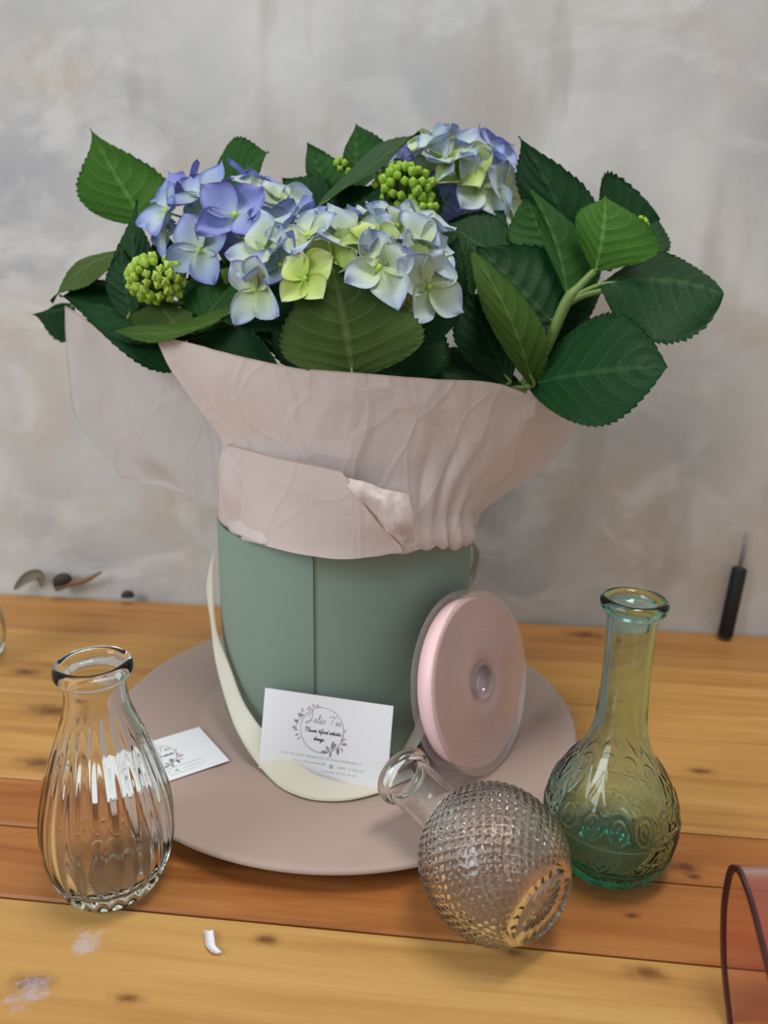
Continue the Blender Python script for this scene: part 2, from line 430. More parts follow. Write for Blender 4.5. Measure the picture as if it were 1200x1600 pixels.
table = empty('wooden_table', (0, 0, 0)); table.rotation_euler = (0, 0, YAW)
tag(table, 'varnished pine table top of wide planks against the plaster wall', 'table')
K = lambda *pts: [(ST(G(x, y))[0], ST(G(x, y))[1], r) for x, y, r in pts]
SM = lambda *pts: [(ST(G(x, y))[0], ST(G(x, y))[1], r, c) for x, y, r, c in pts]
wl = ((.55, .310, .095), (.47, .245, .066), (.34, .150, .036))
wo = ((.43, .185, .052), (.34, .125, .030), (.22, .066, .015))
wm = ((.46, .240, .078), (.38, .180, .052), (.27, .110, .030))
wf = ((.55, .330, .108), (.48, .265, .078), (.37, .175, .046))
planks = [
    (.598, T_EDGE, mat_wood('wood_back', *wm, K((915, 992, .009)), 1.7)),
    (.487, .598, mat_wood('wood_light', *wl, K((40, 1050, .006)), 3.1)),
    (.385, .487, mat_wood('wood_light_knots', *wl, K((82, 1110, .009), (68, 1192, .008), (916, 1108, .007), (1094, 1205, .004)), 5.3)),
    (.343, .385, mat_wood('wood_orange', *wo, K((1064, 1354, .0045), (1085, 1370, .002)), 7.9)),
    (.2915, .343, mat_wood('wood_orange_deep', *wo, K((985, 1430, .002)), 9.2)),
    (.150, .2915, mat_wood('wood_front', *wf, K((50, 1535, .0045), (200, 1560, .003), (415, 1468, .003), (1012, 1520, .004), (800, 1488, .003)), 11.4,
                           SM((135, 1470, .010, (.50, .47, .50)), (45, 1550, .010, (.42, .40, .46))))),
    (-.02, .150, mat_wood('wood_near', *wf, (), 13.3)),
]
for (a, b, m) in planks:
    bm_v, bm_f = [], []
    g, z0 = .0006, -.032
    y0, y1 = a + g, b - g
    # plank with eased top edges
    x0, x1, e = -.95, .95, .0012
    prof = [(y0, z0), (y1, z0), (y1, -e), (y1 - e, 0), (y0 + e, 0), (y0, -e)]
    V = [(x, p[0], p[1]) for x in (x0, x1) for p in prof]
    Fc = [(i, i + 6, (i + 1) % 6 + 6, (i + 1) % 6) for i in range(6)] + [(0, 1, 2, 3, 4, 5), (11, 10, 9, 8, 7, 6)]
    o = link('plank', mesh(V, Fc, False), None, [m]); o.parent = table
v, f = join([box_arrays(x, x + .07, y, y + .07, -.75, -.0325) for x in (-.92, .85) for y in (0, .59)] + [box_arrays(-.92, .92, .0, .03, -.12, -.0325), box_arrays(-.92, .92, .63, .66, -.12, -.0325)])
o = link('frame', mesh(v, f, False), None, [planks[0][2]]); o.parent = table

# ------------------------------------------------------------------ charger plate
PC = np.array([-.026, .481]); PR = .165
prof = smooth_prof([(0, .004), (.06, .004), (.100, .0035), (.103, .001), (.107, .001), (.112, .0035), (.140, .0062), (.160, .0095), (.1645, .0115), (.1652, .0130),
                    (.164, .0142), (.160, .0141), (.140, .0132), (.112, .0118), (.104, .0110), (.06, .0110), (0, .0110)], 90)
prof[0, 0] = prof[-1, 0] = 0.0001
v, f = lathe_arrays(prof, 128)
plate = link('charger_plate', mesh(v, f), None, [M['plate']]); plate.location = (PC[0], PC[1], 0)
tag(plate, 'large round dusky pink charger plate beneath the green box', 'plate')
PZ = .0112

# ------------------------------------------------------------------ hat box
BC = np.array([-.028, .507]); BR_, BZ = .0895, .1535
hb = empty('hat_box', (BC[0], BC[1], PZ))
tag(hb, 'round sage green cardboard flower box standing on the pink plate', 'box')
H_ = BZ - PZ
prof = [(.0001, 0), (BR_ - .001, 0), (BR_, .001), (BR_, H_ * .5), (BR_, H_ - .0006), (BR_ - .0006, H_), (BR_ - .002, H_), (BR_ - .0026, H_ - .0006), (BR_ - .0026, .003), (.0001, .003)]
v, f = lathe_arrays(prof, 160)
midx = [0 if (i // 160) < 7 else 1 for i in range(len(f))]
o = link('box_wall', mesh(v, f, True, None, midx), None, [M['box'], M['box_in']]); o.parent = hb
o.data.polygons.foreach_set('use_smooth', [True] * len(f))
# overlapping cardboard edge: the sleeve ends at the vertical seam
seam_x = float(D(491, 980, BC[1] - BR_)[0]) - BC[0]
a0 = -math.acos(seam_x / BR_)
th = np.linspace(a0 + .004, a0 + 1.9, 60); zz = np.linspace(.0008, H_ - .0008, 8)
Pg = np.array([[((BR_ + .0007) * math.cos(t), (BR_ + .0007) * math.sin(t), z) for t in th] for z in zz])
o = link('overlap_sleeve', sheet_mesh(Pg, .0008), None, [M['box']]); o.parent = hb
th = np.linspace(a0 - .0035, a0 + .0035, 3)
Pg = np.array([[((BR_ + .0003) * math.cos(t), (BR_ + .0003) * math.sin(t), z) for t in th] for z in zz])
o = link('seam', sheet_mesh(Pg, .0004), None, [M['seam']]); o.parent = hb

def ribbon(name, path, side, mat, parent, width, n=80, ripple=0.0, thick=.0004):
    """path (k,3); side (k,3) width directions"""
    p = cr(path, n); s = cr(side, n); s /= np.linalg.norm(s, axis=1, keepdims=True)
    w = np.interp(np.linspace(0, 1, n), np.linspace(0, 1, len(np.atleast_1d(width))), np.atleast_1d(width))
    us = np.linspace(-.5, .5, 7)
    t = np.gradient(p, axis=0); nrm = np.cross(t, s); nrm /= np.linalg.norm(nrm, axis=1, keepdims=True) + 1e-12
    rip = ripple * np.sin(np.linspace(0, 34, n))
    Pg = np.array([[p[i] + s[i] * u * w[i] + nrm[i] * (rip[i] * u * 2) for u in us] for i in range(n)])
    return link(name, sheet_mesh(Pg, thick), parent, [mat])

pl = [D(352, 822, .50), D(335, 862, .495), D(328, 920, .488), D(335, 985, .470), D(350, 1045, .452), D(368, 1100, .436), D(390, 1143, .420), G(420, 1180, .0200),
      G(452, 1208, .0165), G(490, 1229, .0140), G(545, 1236, .0128), G(600, 1226, .0128), G(650, 1205, .0128)]
sl = [(.2, -1, 0)] * 2 + [(.55, -.8, 0)] * 2 + [(.85, -.45, .15), (.88, -.2, .35), (.75, .25, .6), (.45, .62, .62), (.32, .80, .45), (.12, .98, .15), (0, 1, .0), (-.12, 1, .0), (-.2, 1, 0)]
ribbon('ribbon_handle', pl, sl, M['ribbon'], hb, [.006, .009, .011, .012, .012, .013, .014, .018, .021, .020, .017, .012, .010], 150, .0003)
pl = [D(729, 835, .512), D(744, 858, .515), D(741, 890, .512), D(724, 918, .507), D(712, 960, .49), D(700, 1020, .462), D(685, 1080, .437), D(662, 1130, .416), D(634, 1180, .4035)]
sl = [(.3, -1, 0)] * 3 + [(.7, -.7, 0)] * 3 + [(.95, -.3, .1), (.95, .2, .2), (.9, .4, .2)]
ribbon('ribbon_handle', pl, sl, M['ribbon'], hb, .011, 90, .0003)

# ------------------------------------------------------------------ tissue paper
def crumple(Pg, amp, sc, seed, fold=0.0, edge=.35):
    n, m = Pg.shape[:2]; nr = grid_normals(Pg); out = Pg.copy()
    for i in range(n):
        for j in range(m):
            p = Pg[i, j] + seed
            w = Vector((p[0], p[1], p[2] * .45)) + Vector((fbm(p, 11, 2), fbm(p + 3, 11, 2), fbm(p + 7, 11, 2))) * .012
            da = mnoise.voronoi(w * sc)[0]; db = mnoise.voronoi(w * sc * 2.3 + Vector((5, 1, 2)))[0]
            k = min(.6, da[1] - da[0]) + .45 * min(.5, db[1] - db[0])
            k2 = fbm(p + 9.1, sc * .45, 2)
            out[i, j] += nr[i, j] * amp * (k * .8 + k2 * .9 - .3)
    return out

def T(pts): return [D(*p) for p in pts]
tp = empty('tissue_paper', (BC[0], BC[1], BZ - .02))
tag(tp, 'crumpled blush pink tissue paper flaring out of the green box', 'tissue paper')
rows = [T([(240, 525, .462), (330, 547, .430), (450, 570, .405), (560, 583, .396), (680, 594, .400), (780, 600, .418), (850, 630, .450), (905, 663, .480)]),
        T([(275, 590, .458), (350, 605, .428), (450, 625, .408), (560, 640, .398), (670, 645, .402), (760, 640, .418), (832, 672, .448), (885, 690, .475)]),
        T([(350, 690, .452), (400, 695, .428), (470, 705, .411), (560, 715, .402), (660, 705, .406), (740, 695, .420), (795, 715, .446), (850, 730, .466)]),
        T([(346, 745, .455), (395, 755, .430), (470, 760, .414), (560, 765, .407), (650, 755, .409), (715, 745, .420), (752, 757, .444), (775, 778, .462)]),
        T([(346, 792, .462), (400, 805, .430), (470, 812, .413), (560, 815, .406), (645, 812, .408), (695, 800, .420), (722, 800, .438), (748, 798, .462)]),
        T([(348, 812, .470), (386, 842, .426), (460, 858, .409), (560, 866, .402), (640, 864, .406), (692, 854, .419), (722, 841, .437), (741, 820, .466)]),
        T([(365, 800, .475), (400, 826, .438), (465, 838, .424), (560, 842, .417), (640, 840, .420), (685, 832, .432), (712, 820, .448), (725, 806, .472)])]
Pg = loft(rows, 110, 170)
# gathers: pleats fanning out from the waist, stronger to the right
n, m = Pg.shape[:2]; nr = grid_normals(Pg)
for i in range(n):
    vv = i / (n - 1)
    for j in range(m):
        uu = j / (m - 1)
        ple = (1 - 1.7 * abs(math.sin(uu * 27 + 1.4 * math.sin(vv * 3) + 2 * math.sin(uu * 9))) ** .8) * .0024 * max(0, min(1, (vv - .25) * 2.2)) * (0.25 + .9 * max(0, min(1, (uu - .5) * 4)))
        ple += math.sin(uu * 15 - vv * 2.0) * .0022 * (1 - vv * .5)
        Pg[i, j] += nr[i, j] * ple
Pg = crumple(Pg, .0038, 17, 3.3)
link('front_sheet', sheet_mesh(Pg, .0003), tp, [M['tissue']])
# smooth pink fold lying over the lower front
rows = [T([(352, 694, .4470), (395, 705, .424), (440, 716, .4070), (490, 726, .3990), (534, 736, .3955)]),
        T([(362, 740, .4440), (405, 755, .420), (455, 762, .4045), (510, 770, .3970), (560, 776, .3940)]),
        T([(364, 785, .4430), (410, 800, .418), (465, 808, .4035), (530, 814, .3965), (592, 818, .3945)]),
        T([(372, 824, .4400), (415, 838, .416), (470, 848, .4030), (540, 852, .3970), (622, 848, .3985)]),
        T([(376, 842, .4330), (425, 856, .412), (480, 868, .4010), (545, 874, .3965), (628, 862, .4000)])]
Pg = crumple(loft(rows, 50, 70), .0020, 12, 8.1)
link('folded_flap', sheet_mesh(Pg, .0003), tp, [M['tissue_pink']])
# rounded turn-back at the left waist
rows = [T([(352, 692, .4560), (358, 698, .4480), (376, 706, .4420)]),
        T([(343, 725, .4580), (353, 735, .4450), (390, 744, .4360)]),
        T([(343, 765, .4600), (355, 775, .4440), (400, 786, .4320)]),
        T([(350, 800, .4640), (362, 808, .4460), (402, 812, .4310)]),
        T([(352, 818, .4640), (366, 834, .4440), (402, 842, .4310)])]
link('turned_edge', sheet_mesh(crumple(loft(rows, 30, 20), .0008, 20, 1.1), .0003), tp, [M['tissue_pink']])
# crumpled knot of paper at the waist right of the fold
rows = [T([(520, 738, .3990), (560, 752, .3960), (600, 765, .3965), (640, 770, .4010)]),
        T([(556, 772, .3930), (590, 778, .3890), (618, 782, .3915), (642, 786, .3990)]),
        T([(586, 806, .3935), (606, 800, .3880), (628, 802, .3900), (644, 810, .3980)]),
        T([(606, 832, .3960), (618, 826, .3890), (634, 826, .3920), (646, 832, .3985)]),
        T([(622, 852, .4010), (630, 852, .3970), (640, 850, .3990), (648, 848, .4020)])]
link('crumpled_tuck', sheet_mesh(crumple(loft(rows, 40, 44), .0030, 62, 5.7), .0003), tp, [M['tissue']])
# single sheet sticking out to the left
rows = [T([(104, 478, .560), (150, 508, .540), (205, 543, .515), (292, 590, .490)]),
        T([(106, 530, .562), (165, 570, .540), (230, 605, .512), (330, 635, .486)]),
        T([(114, 600, .562), (180, 638, .538), (255, 668, .508), (362, 690, .482)]),
        T([(128, 660, .560), (200, 700, .535), (275, 720, .504), (366, 730, .478)]),
        T([(185, 735, .550), (240, 745, .530), (300, 760, .500), (362, 775, .478)]),
        T([(192, 748, .548), (245, 758, .528), (305, 776, .498), (360, 800, .480)])]
Pg = loft(rows, 50, 50)
for i in range(50):
    for j in range(50):
        Pg[i, j] += np.array([0, -1, .3]) * .0035 * math.sin(j * .22 + i * .05)
left_sheet = link('side_sheet', sheet_mesh(crumple(Pg, .0045, 14, 6.3), .0003), tp, [M['tissue_grey']])
# rear sheet, glimpsed between leaves
rows = [T([(330, 560, .575), (480, 575, .600), (640, 580, .605), (740, 572, .590), (800, 585, .560), (905, 655, .520)]),
        T([(340, 680, .570), (480, 690, .590), (640, 690, .595), (730, 690, .580), (780, 700, .550), (845, 725, .515)]),
        T([(352, 800, .560), (450, 790, .580), (560, 788, .588), (650, 788, .580), (700, 795, .555), (735, 800, .520)])]
link('rear_sheet', sheet_mesh(crumple(loft(rows, 30, 60), .004, 16, 2.3), .0003), tp, [M['tissue_grey']])

# ------------------------------------------------------------------ hydrangea
plant = empty('hydrangea', (BC[0], BC[1], .06))
tag(plant, 'potted hydrangea with pale blue flower heads and serrated green leaves', 'plant')
v, f = lathe_arrays([(.0001, .02), (.066, .02), (.080, .10), (.078, .108), (.05, .112), (.0001, .113)], 40, lambda th, r, z: np.where((z > .1) & (r < .079), .0015 * np.sin(th * 7), 0))
link('soil', mesh(v + np.array([BC[0], BC[1], 0]), f), plant, [M['soil']])

def leaf(base, tip, L, R, front='leaf_dark', back='leaf_under', mid=None, vm=.42, teeth=17, wave=.0015, stalk=None, n=88, h=9, sharp=1.25, fold=.0):
    B, Tp, Lp, Rp = (D(*q) for q in (base, tip, L, R))
    Mid = D(*mid) if mid else (B + Tp) / 2
    C = 2 * Mid - .5 * (B + Tp)                       # bezier through Mid
    def mr(t): return (1 - t) ** 2 * B + 2 * t * (1 - t) * C + t * t * Tp
    vl = Lp - mr(vm); vr = Rp - mr(vm); ax = norm(Tp - B)
    vs_ = np.linspace(0, 1, n); Pg = np.zeros((n, 2 * h + 1, 3)); uv = np.zeros((n, 2 * h + 1, 2))
    ph = random.random() * 6
    size = np.linalg.norm(Tp - B)
    for i, t in enumerate(vs_):
        c = mr(t)
        w = math.sin(math.pi / 2 * t / vm) ** .75 if t < vm else max(0, math.cos(math.pi / 2 * (t - vm) / (1 - vm))) ** sharp
        w = max(w, .004)
        saw = (t * teeth) % 1.0
        for j in range(-h, h + 1):
            u = abs(j) / h; sd = vl if j < 0 else vr
            a = u
            if abs(j) == h: a = 1 + (.055 * (saw - .45)) * min(1, w * 2.5)
            p = c + sd * (w * a)
            if abs(j) == h: p = p + ax * size * .018 * saw * min(1, w * 2)
            nv = norm(np.cross(vl, ax)) if np.linalg.norm(np.cross(vl, ax)) > 1e-9 else np.array([0, 0, 1.])
            q = abs(((t - .32 * u ** 1.2) * 7) % 1 - .5) * 2          # 0 at veins, 1 between
            p = p + nv * (wave * math.sin(t * 9 + ph + j * .25) * u - .0007 * (1 - q) * min(1, w * 2) * (1 - u * .6) + fold * u * u * size * w)
            Pg[i, j + h] = p; uv[i, j + h] = (.5 + .5 * j / h, t)
    o = link('leaf', sheet_mesh(Pg, .00035, uv, 1, True), plant, [M[front], M[back]])
    if stalk is None:
        tg = np.array([BC[0], BC[1], B[2] - .02]) - B
        e = B + norm(tg) * min(.045, np.linalg.norm(tg))
    else: e = np.array(stalk)
    # leaf stalk with a slight bow
    md = (B + e) / 2 + np.array([0, .001, .001])
    tube('leaf_stalk', [mr(.10), B, md, e], [.0007, .0013, .0016, .0018], M['stem'], o, 7, 14)
    return o

ND = D(884, 474, .448)                                  # node of the right branch
LFS = [
 # left group
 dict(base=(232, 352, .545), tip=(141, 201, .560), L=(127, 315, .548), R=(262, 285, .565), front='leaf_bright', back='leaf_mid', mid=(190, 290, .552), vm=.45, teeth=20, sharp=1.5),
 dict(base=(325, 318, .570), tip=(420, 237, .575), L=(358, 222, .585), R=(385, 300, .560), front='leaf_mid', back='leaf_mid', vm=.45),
 dict(base=(215, 398, .505), tip=(80, 472, .520), L=(138, 400, .540), R=(140, 440, .500), front='leaf_under', back='leaf_mid', mid=(140, 412, .520), vm=.5),
 dict(base=(118, 478, .565), tip=(52, 492, .580), L=(98, 474, .570), R=(104, 535, .572), front='leaf_dark', teeth=9, vm=.3),
 dict(base=(330, 515, .470), tip=(93, 462, .515), L=(180, 440, .525), R=(205, 535, .475), front='leaf_dark', mid=(210, 490, .49), vm=.5, teeth=22),
 dict(base=(232, 470, .492), tip=(214, 312, .510), L=(176, 450, .500), R=(240, 405, .497), front='leaf_dark', vm=.35, mid=(210, 400, .498)),
 dict(base=(205, 500, .488), tip=(188, 385, .500), L=(166, 455, .498), R=(222, 450, .486), front='leaf_dark', vm=.5),
 dict(base=(250, 470, .498), tip=(248, 352, .515), L=(228, 420, .505), R=(292, 420, .500), front='leaf_dark', vm=.45),
 dict(base=(245, 470, .482), tip=(285, 520, .462), L=(203, 505, .470), R=(300, 490, .470), front='leaf_under', back='leaf_dark', vm=.5, teeth=9),
 dict(base=(374, 480, .462), tip=(172, 516, .478), L=(282, 500, .460), R=(282, 528, .446), front='leaf_under_b', back='leaf_dark', mid=(280, 517, .450), vm=.45, sharp=.8),
 dict(base=(300, 540, .476), tip=(136, 500, .505), L=(200, 500, .500), R=(240, 580, .470), front='leaf_dark', vm=.5),
 dict(base=(300, 520, .470), tip=(368, 440, .468), L=(290, 460, .480), R=(372, 500, .458), front='leaf_mid', vm=.45),
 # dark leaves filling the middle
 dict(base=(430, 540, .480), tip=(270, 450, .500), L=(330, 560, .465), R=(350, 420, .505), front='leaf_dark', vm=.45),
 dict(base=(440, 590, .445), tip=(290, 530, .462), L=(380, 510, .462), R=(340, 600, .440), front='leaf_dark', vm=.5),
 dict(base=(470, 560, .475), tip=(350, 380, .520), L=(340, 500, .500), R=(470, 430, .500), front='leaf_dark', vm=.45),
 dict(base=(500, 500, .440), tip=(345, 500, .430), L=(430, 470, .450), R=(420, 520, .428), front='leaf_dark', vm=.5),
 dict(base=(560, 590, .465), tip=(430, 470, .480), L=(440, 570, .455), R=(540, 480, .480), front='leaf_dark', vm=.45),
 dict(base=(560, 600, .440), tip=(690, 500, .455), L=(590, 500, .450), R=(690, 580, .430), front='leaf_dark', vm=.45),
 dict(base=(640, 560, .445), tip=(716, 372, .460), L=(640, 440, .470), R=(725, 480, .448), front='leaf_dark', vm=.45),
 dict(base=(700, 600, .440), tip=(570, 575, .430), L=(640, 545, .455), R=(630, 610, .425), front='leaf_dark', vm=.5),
 # front olive leaf
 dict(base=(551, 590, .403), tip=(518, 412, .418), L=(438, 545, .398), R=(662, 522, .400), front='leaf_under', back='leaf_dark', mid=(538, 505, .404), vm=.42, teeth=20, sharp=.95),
 # top centre
 dict(base=(520, 318, .548), tip=(480, 224, .560), L=(482, 272, .552), R=(540, 258, .548), front='leaf_mid', back='leaf_dark', vm=.5, fold=.1),
 dict(base=(512, 352, .535), tip=(441, 279, .550), L=(452, 330, .540), R=(506, 280, .548), front='leaf_dark', vm=.5),
 dict(base=(556, 300, .555), tip=(556, 193, .570), L=(536, 252, .562), R=(608, 240, .556), front='leaf_mid', back='leaf_dark', vm=.5),
 dict(base=(498, 326, .515), tip=(656, 207, .530), L=(566, 246, .540), R=(586, 266, .508), front='leaf_under_d', back='leaf_dark', vm=.5, mid=(582, 260, .514), sharp=1.0),
 dict(base=(520, 350, .520), tip=(600, 290, .512), L=(520, 300, .530), R=(605, 345, .505), front='leaf_dark', vm=.5),
 dict(base=(600, 400, .510), tip=(640, 250, .545), L=(560, 320, .530), R=(690, 330, .520), front='leaf_dark', vm=.45),
 dict(base=(690, 420, .510), tip=(790, 330, .535), L=(700, 345, .535), R=(790, 400, .500), front='leaf_dark', vm=.5),
 # right group
 dict(base=(905, 430, .500), tip=(810, 213, .520), L=(818, 320, .522), R=(930, 320, .500), front='leaf_dark', vm=.45, teeth=20, mid=(872, 320, .505)),
 dict(base=(888, 474, .452), tip=(828, 295, .490), L=(845, 360, .482), R=(935, 400, .476), front='leaf_mid', back='leaf_dark', vm=.5, mid=(868, 380, .470), stalk=tuple(ND)),
 dict(base=(945, 405, .500), tip=(1030, 345, .520), L=(945, 272, .520), R=(1035, 400, .498), front='leaf_dark', vm=.45, teeth=14, sharp=.8),
 dict(base=(930, 425, .455), tip=(945, 306, .475), L=(900, 345, .470), R=(1030, 385, .445), front='leaf_bright', back='leaf_mid', vm=.45, mid=(942, 360, .458), stalk=tuple(ND), teeth=14),
 dict(base=(938, 445, .448), tip=(1130, 462, .440), L=(1045, 398, .478), R=(1030, 540, .425), front='leaf_dark', vm=.55, mid=(1045, 438, .450), stalk=tuple(ND), teeth=20, sharp=.62),
 dict(base=(825, 602, .452), tip=(1043, 574, .412), L=(940, 490, .445), R=(930, 665, .402), front='leaf_dark', vm=.50, mid=(930, 582, .422), teeth=22, sharp=.9),
 dict(base=(832, 604, .446), tip=(735, 388, .448), L=(762, 500, .434), R=(850, 515, .440), front='leaf_under_b', back='leaf_dark', vm=.45, mid=(798, 500, .432), teeth=20, sharp=.85),
 dict(base=(872, 512, .455), tip=(745, 385, .475), L=(765, 505, .448), R=(880, 400, .480), front='leaf_dark', vm=.5, teeth=18),
 dict(base=(862, 405, .500), tip=(820, 305, .520), L=(795, 375, .505), R=(868, 355, .505), front='leaf_mid', vm=.5),
 dict(base=(715, 490, .470), tip=(728, 375, .490), L=(704, 430, .475), R=(752, 430, .475), front='leaf_mid', vm=.5),
 dict(base=(795, 600, .450), tip=(725, 450, .470), L=(712, 540, .455), R=(800, 500, .462), front='leaf_dark', vm=.5),
 dict(base=(830, 560, .470), tip=(945, 440, .480), L=(850, 480, .485), R=(905, 520, .465), front='leaf_dark', vm=.5),
 dict(base=(820, 612, .450), tip=(660, 560, .460), L=(740, 545, .475), R=(740, 620, .440), front='leaf_dark', vm=.5),
 dict(base=(800, 420, .490), tip=(700, 350, .520), L=(730, 420, .490), R=(780, 340, .525), front='leaf_dark', vm=.5),
]
for d in LFS: leaf(**d)

# branches
tube('stem', [(BC[0] + .02, BC[1] - .01, .11), D(790, 640, .46), D(845, 560, .452), ND, D(905, 448, .452), D(928, 424, .456)], [.004, .0035, .0034, .0034, .0024, .002], M['stem'], plant, 10, 40)
tube('stem', [ND, D(910, 462, .449), D(942, 454, .447)], [.0028, .002, .0016], M['stem'], plant, 9, 14)
tube('stem', [(BC[0] - .02, BC[1], .11), D(400, 560, .50), D(350, 420, .50)], [.004, .0035, .003], M['stem'], plant, 9, 20)
tube('stem', [(BC[0], BC[1] - .01, .11), D(550, 560, .46), D(548, 470, .455)], [.004, .0035, .003], M['stem'], plant, 9, 20)
tube('stem', [(BC[0] + .01, BC[1] + .01, .11), D(660, 500, .55), D(700, 360, .565)], [.004, .0035, .003], M['stem'], plant, 9, 20)

# florets: four broad sepals around a small eye
def floret_mesh(seed, tint, cup, asp):
    r = random.Random(seed); parts_v, parts_f, parts_uv, mi = [], [], [], []
    off = 0; nv, nu = 9, 9
    for k in range(4):
        a = k * math.pi / 2 + r.uniform(-.20, .20); cu = cup + r.uniform(-.28, .28)
        W = asp * r.uniform(.82, 1.10); Ln = r.uniform(.88, 1.12); tw = r.uniform(-.25, .25); wv = r.uniform(.04, .11); ph = r.uniform(0, 6)
        Pg = np.zeros((nv, nu, 3)); uv = np.zeros((nv, nu, 2))
        for i in range(nv):
            t = i / (nv - 1)
            w = W * (math.sin(math.pi * min(1, t * .93 + .03) ** .82) ** .72) * (1 if t < .7 else 1 - .25 * (t - .7) / .3)
            if i == nv - 1: w = W * .06
            for j in range(nu):
                u = j / (nu - 1) * 2 - 1
                x = .04 + Ln * t
                y = u * w * .5
                z = cu * t * t * .9 - .32 * max(0, t - .55) ** 1.5 + .20 * (u * u) * w + wv * math.sin(t * 6 + ph + u * 3) + (.03 if k % 2 else 0) * 1 + tw * y * t
                Pg[i, j] = (x * math.cos(a) - y * math.sin(a), x * math.sin(a) + y * math.cos(a), z); uv[i, j] = ((u + 1) / 2, t)
        nr = grid_normals(Pg); A = Pg + nr * .006; B = Pg - nr * .006; N = nv * nu
        f = grid_faces(nv, nu)
        ring = [i * nu for i in range(nv)] + [(nv - 1) * nu + j for j in range(1, nu)] + [i * nu + nu - 1 for i in range(nv - 2, -1, -1)] + [j for j in range(nu - 2, 0, -1)]
        fs = [tuple(x + off) for x in f[:, ::-1]] + [tuple(x + off + N) for x in f] + [(ring[q] + off, ring[(q + 1) % len(ring)] + off, ring[(q + 1) % len(ring)] + off + N, ring[q] + off + N) for q in range(len(ring))]
        parts_v += [A.reshape(-1, 3), B.reshape(-1, 3)]; parts_f += fs; parts_uv += [uv.reshape(-1, 2)] * 2; mi += [0] * len(fs); off += 2 * N
    # eye
    th = np.linspace(0, 2 * np.pi, 8, endpoint=False)
    eye = [(.09 * math.sin(p) * math.cos(t), .09 * math.sin(p) * math.sin(t), .06 + .09 * math.cos(p)) for p in (.3, .9, 1.5, 2.2) for t in th]
    fe = [tuple(x + off) for x in grid_faces(4, 8, True)] + [tuple(off + q for q in range(8))[::-1]]
    parts_v.append(np.array(eye)); parts_f += fe; parts_uv.append(np.zeros((32, 2))); mi += [1] * len(fe)
    me = mesh(np.concatenate(parts_v), parts_f, True, np.concatenate(parts_uv), mi)
    me.materials.append(M[tint]); me.materials.append(M['bud_tip'])
    return me
FM = {}
for ti in ('petal_pale', 'petal_blue', 'petal_violet', 'petal_lime'):
    FM[ti] = [floret_mesh(s * 13 + len(ti), ti, c, a) for s, (c, a) in enumerate([(.28, .95), (.45, .88), (.15, 1.05), (.60, .92), (.35, 1.0)])]

VIEW = lambda p: norm(np.array([0, 0, CAM_H]) - p)
def head(center, fl, radius_px):
    c = D(*center)
    ps = []
    hd_parts = []
    for (x, y, Y, size, tint, dirpx, roll) in fl:
        p = D(x, y, Y)
        out = p - c + np.array([0, 0, .012])
        if dirpx is None: nrm = norm(norm(out) * .9 + VIEW(p) * .55)
        else:
            # facing given as right / up / toward-camera components
            nrm = norm(np.array([dirpx[0], -dirpx[2] * .92, dirpx[1] + dirpx[2] * .28]))
        ps.append((p, nrm, size * Y / F_PX * .97, tint, roll))
        hd_parts.append(tube_arrays([c + np.array([0, .0, -.02]), (c + p) / 2 - nrm * .006, p], [.0009, .0008, .0007], 5, 7))
    v, f = join(hd_parts)
    h = link('flower_head', mesh(v, f), plant, [M['stem']])
    for i, (p, nrm, s, tint, roll) in enumerate(ps):
        me = random.choice(FM[tint])
        o = bpy.data.objects.new('floret', me); COL.objects.link(o)
        z = nrm; x = norm(np.cross(np.array([0.0, 0, 1]) if abs(z[2]) < .95 else np.array([0, 1., 0]), z)); y = np.cross(z, x)
        ca, sa = math.cos(roll), math.sin(roll); x2 = x * ca + y * sa; y2 = np.cross(z, x2)
        mt = Matrix(((x2[0] * s, y2[0] * s, z[0] * s, p[0]), (x2[1] * s, y2[1] * s, z[1] * s, p[1]), (x2[2] * s, y2[2] * s, z[2] * s, p[2]), (0, 0, 0, 1)))
        o.parent = h; o.matrix_parent_inverse = world_mat(h).inverted(); o.matrix_basis = mt
    return h
P_, B_, V_, L_ = 'petal_pale', 'petal_blue', 'petal_violet', 'petal_lime'
head((350, 360, .505), [
    (262, 332, .492, 50, B_, (-.55, .25, .7), .4), (318, 306, .492, 52, B_, (-.2, .6, .6), .9), (368, 338, .466, 60, V_, (.05, .15, 1), .78),
    (314, 392, .474, 52, B_, (-.2, -.15, .9), .5), (440, 318, .492, 46, P_, (.5, .5, .6), .2), (408, 305, .505, 46, P_, (.3, .7, .4), .6),
    (430, 358, .474, 46, B_, (.5, .1, .8), 1.1), (380, 372, .482, 46, V_, (.2, -.5, .8), .3), (285, 300, .515, 42, V_, (-.5, .6, .3), 1.3),
    (350, 290, .520, 44, B_, (0, .9, .3), .1), (395, 285, .528, 40, V_, (.3, .8, .1), .7), (330, 345, .490, 46, P_, (-.2, .1, .9), 1.2), (462, 330, .505, 36, P_, (.7, .3, .4), .9),
    (262, 365, .500, 34, B_, (-.7, -.1, .6), .2)], 110)
